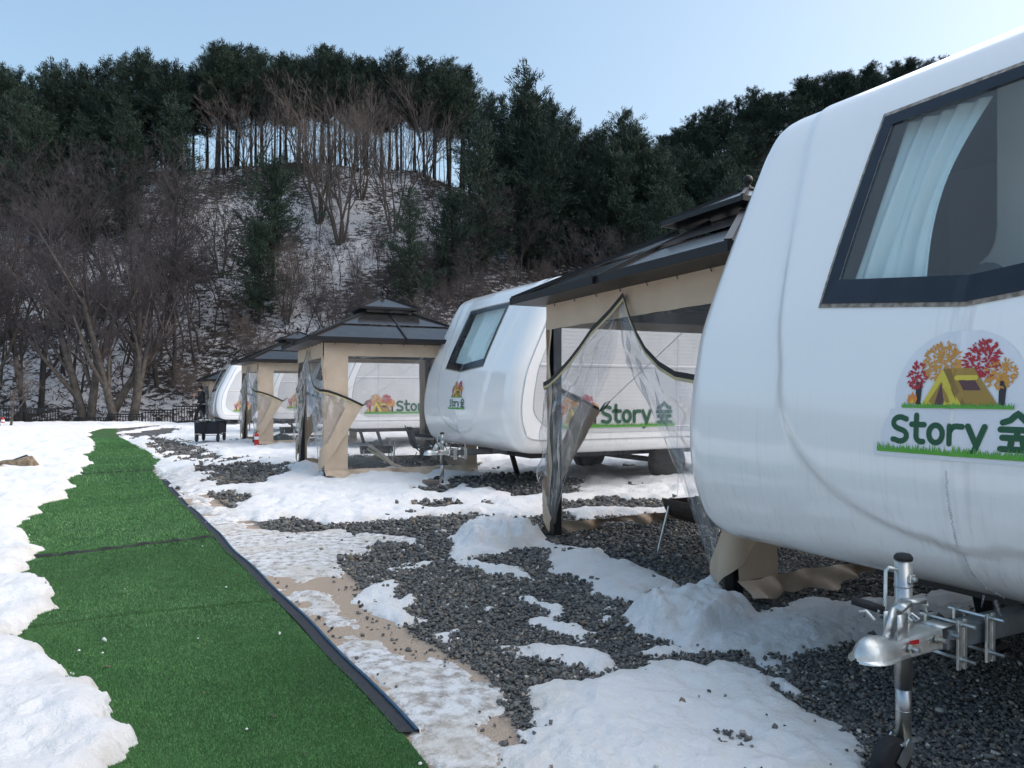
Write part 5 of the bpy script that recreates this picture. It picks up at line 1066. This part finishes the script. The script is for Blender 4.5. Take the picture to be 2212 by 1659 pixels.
# weathered log at the left
t=empty('log',(-18.8*1.0,26.0,.0),0,'x','log'); t.location=((25-CX)/F*at(25,1020)[1],at(25,1020)[1],.05); t['label']='weathered brown log bundle half buried in the left snow bank'
mb=MB(); mb.tube([(-.35,-.05,.02),(-.1,0,.06),(.12,.03,.09),(.30,.05,.12),(.42,.03,.05)],[.10,.12,.10,.13,.07],10)
mb.build('wood',M['straw'],t,True); mb=MB(); mb.tube([(-.5,-.25,.0),(-.2,-.2,.04),(.05,-.18,.02)],[.06,.09,.05],8); mb.build('branch',M['straw'],t,True); mb=MB(); mb.tube([(-.02,.02,.16),(.25,.04,.25),(.3,.04,.22)],[.01,.02,.01],5); mb.build('twig',M['twig'],t)
# bits blown onto the carpet
g_=random.Random(17); mb=MB()
for k in range(60):
    Yq=2.1+12*g_.random()**1.6; xl=float(interp_edge(Lp,np.array([Yq]))[0]); xr=float(interp_edge(Rp,np.array([Yq]))[0]); Xq=xl+(xr-xl)*g_.uniform(.08,.98); zq=float(turf_z(np.array([Xq]),np.array([Yq]))[0])+.008; r_=g_.uniform(.003,.009)
    mb.lathe([(.001,-r_*.5),(r_,-.1*r_),(r_*.7,r_*.5),(.001,r_*.7)],(Xq,Yq,zq),5,mi=g_.choice((0,1,1,2)))
tag(mb.build('debris',[M['white'],M['bark'],M['straw']]),'tiny pebbles, ice crumbs and leaf bits scattered on the green turf','debris',kind='stuff')
# small litter
def bit(name,x,y,P,mt,label,cat,h_=.0):
    X_,Y_=at(x,y); t=empty(name,(X_,Y_,float(gz(X_,Y_))+h_),random.uniform(0,3),label,cat); mb=MB(); mb.tube(P,[.002]+[.008]*(len(P)-2)+[.003],5); mb.build('piece',M[mt],t); return t
bit('paper_scrap',225,1398,[(-.015,0,.01),(-.01,.004,.02),(.005,0,.025),(.012,.003,.02)],'white','small white paper scrap on the green path','litter',.03)
bit('dead_leaf',1475,1556,[(-.012,0,.01),(-.005,.005,.02),(.006,0,.024),(.015,-.004,.01)],'straw','dried curled leaf on the large front snow patch','leaf',.075)
bit('ice_chip',1210//2-0,1383,[(-.01,0,.01),(0,.003,.018),(.01,0,.01)],'white','small ice chip on the right half of the green path','ice',.03)
# ------------------------------------------------------------ person
def skin_obj(name,verts,edges,rad,mt,parent,sub=2):
    me=bpy.data.meshes.new(name); me.from_pydata(verts,edges,[]); me.materials.append(M[mt]); o=obj(name,me,parent)
    sk=o.modifiers.new('skin','SKIN'); sk.use_smooth_shade=True
    for v,r_ in zip(me.skin_vertices[0].data,rad): v.radius=(r_,r_) if not isinstance(r_,tuple) else r_
    me.skin_vertices[0].data[0].use_root=True
    s=o.modifiers.new('sub','SUBSURF'); s.levels=s.render_levels=sub; return o
def person():
    t=empty('person',(-14.72,36.45,.06),0,'person in a black jacket and black trousers walking left, hands raised to the face','person')
    V_=[(0,0,.93),(0,0,1.08),(0,0,1.28),(-.01,0,1.42),(-.035,0,1.50),(-.05,0,1.585),(-.055,0,1.66),   #0-6 pelvis..head top
        (.0,-.17,1.40),(-.03,-.24,1.16),(-.24,-.17,1.24),(-.31,-.13,1.29),                              #7-10 near arm
        (.0,.17,1.40),(-.04,.23,1.17),(-.24,.12,1.27),(-.31,.09,1.33),                                    #11-14 far arm
        (0,-.09,.88),(-.17,-.10,.50),(-.28,-.10,.09),(-.40,-.10,.03),                                      #15-18 near leg forward
        (0,.09,.88),(.06,.10,.50),(.28,.10,.14),(.19,.10,.04)]
    E_=[(0,1),(1,2),(2,3),(3,4),(4,5),(5,6),(3,7),(7,8),(8,9),(9,10),(3,11),(11,12),(12,13),(13,14),(0,15),(15,16),(16,17),(17,18),(0,19),(19,20),(20,21),(21,22)]
    r_=[(.13,.10),.12,.14,.09,.052,.088,.07,.06,.045,.034,.03,.06,.045,.034,.03,.085,.06,.042,.035,.085,.06,.042,.035]
    for hi,sg in ((10,-1),(14,1)):
        b=Vector(V_[hi])
        for k in range(5):
            i=len(V_); a=(k-2)*.013; L_=[.045,.05,.055,.05,.04][k]
            if k==0: P=[b+Vector((-.015,0,.028)),b+Vector((-.035,0,.045))]
            else: P=[b+Vector((-.04,a,.01)),b+Vector((-.04-L_*.5,a,.035)),b+Vector((-.035-L_*.5,a,.06))]
            for j,p in enumerate(P): V_.append(tuple(p)); E_.append((hi if j==0 else len(V_)-2,len(V_)-1)); r_.append(.010)
    skin_obj('body',V_,E_,r_,'skin',t)
    S=lambda ids:[V_[i] for i in ids]
    skin_obj('jacket',[(0,0,.86),(0,0,1.08),(0,0,1.30),(0,0,1.43),(.03,0,1.50)]+S([7,8,9,11,12,13]),[(0,1),(1,2),(2,3),(3,4),(3,5),(5,6),(6,7),(3,8),(8,9),(9,10)],[.165,.165,.175,.12,.085,.09,.07,.05,.09,.07,.05],'jacket',t)
    skin_obj('trousers',[(0,0,.90)]+S([15,16,17,19,20,21]),[(0,1),(1,2),(2,3),(0,4),(4,5),(5,6)],[.14,.105,.078,.06,.105,.078,.06],'trouser',t)
    for a,b in ((V_[17],V_[18]),(V_[21],V_[22])):
        mb=MB(); mb.tube([(a[0]+.04,a[1],.05+max(0,a[2]-.1)),(a[0]-.06,a[1],.05+max(0,a[2]-.1)*.6),(a[0]-.20,a[1],.035)],[.05,.052,.03],8); mb.build('shoe',M['black'],t,True)
    mb=MB(); mb.lathe([(.02,-.11),(.075,-.06),(.098,0),(.095,.05),(.06,.095),(.01,.11)],(-.035,0,1.665),14); hr=mb.build('hair',M['hair'],t,True)
    mb=MB(); mb.tube([(-.135,0,1.62),(-.165,0,1.60),(-.14,0,1.585)],[.008,.014,.010],6); mb.build('nose',M['skin'],t,True)
    for s in(-1,1):
        mb=MB(); mb.lathe([(.002,-.012),(.014,0),(.002,.012)],(-.128,s*.035,1.635),8); mb.build('eye',M['black'],t,True)
        mb=MB(); mb.lathe([(.006,-.03),(.016,0),(.008,.03)],(-.045,s*.092,1.615),8); mb.build('ear',M['skin'],t,True)
    mb=MB(); mb.tube([(-.137,-.022,1.555),(-.142,0,1.555),(-.137,.022,1.555)],.005,5); mb.build('mouth',M['red'],t)
    mb=MB(); mb.lathe([(.178,.865),(.182,.905)],(0,0,0),18); mb.v=[(a,b*.95,c) for a,b,c in mb.v]; mb.build('white_hem',M['white'],t)
person()
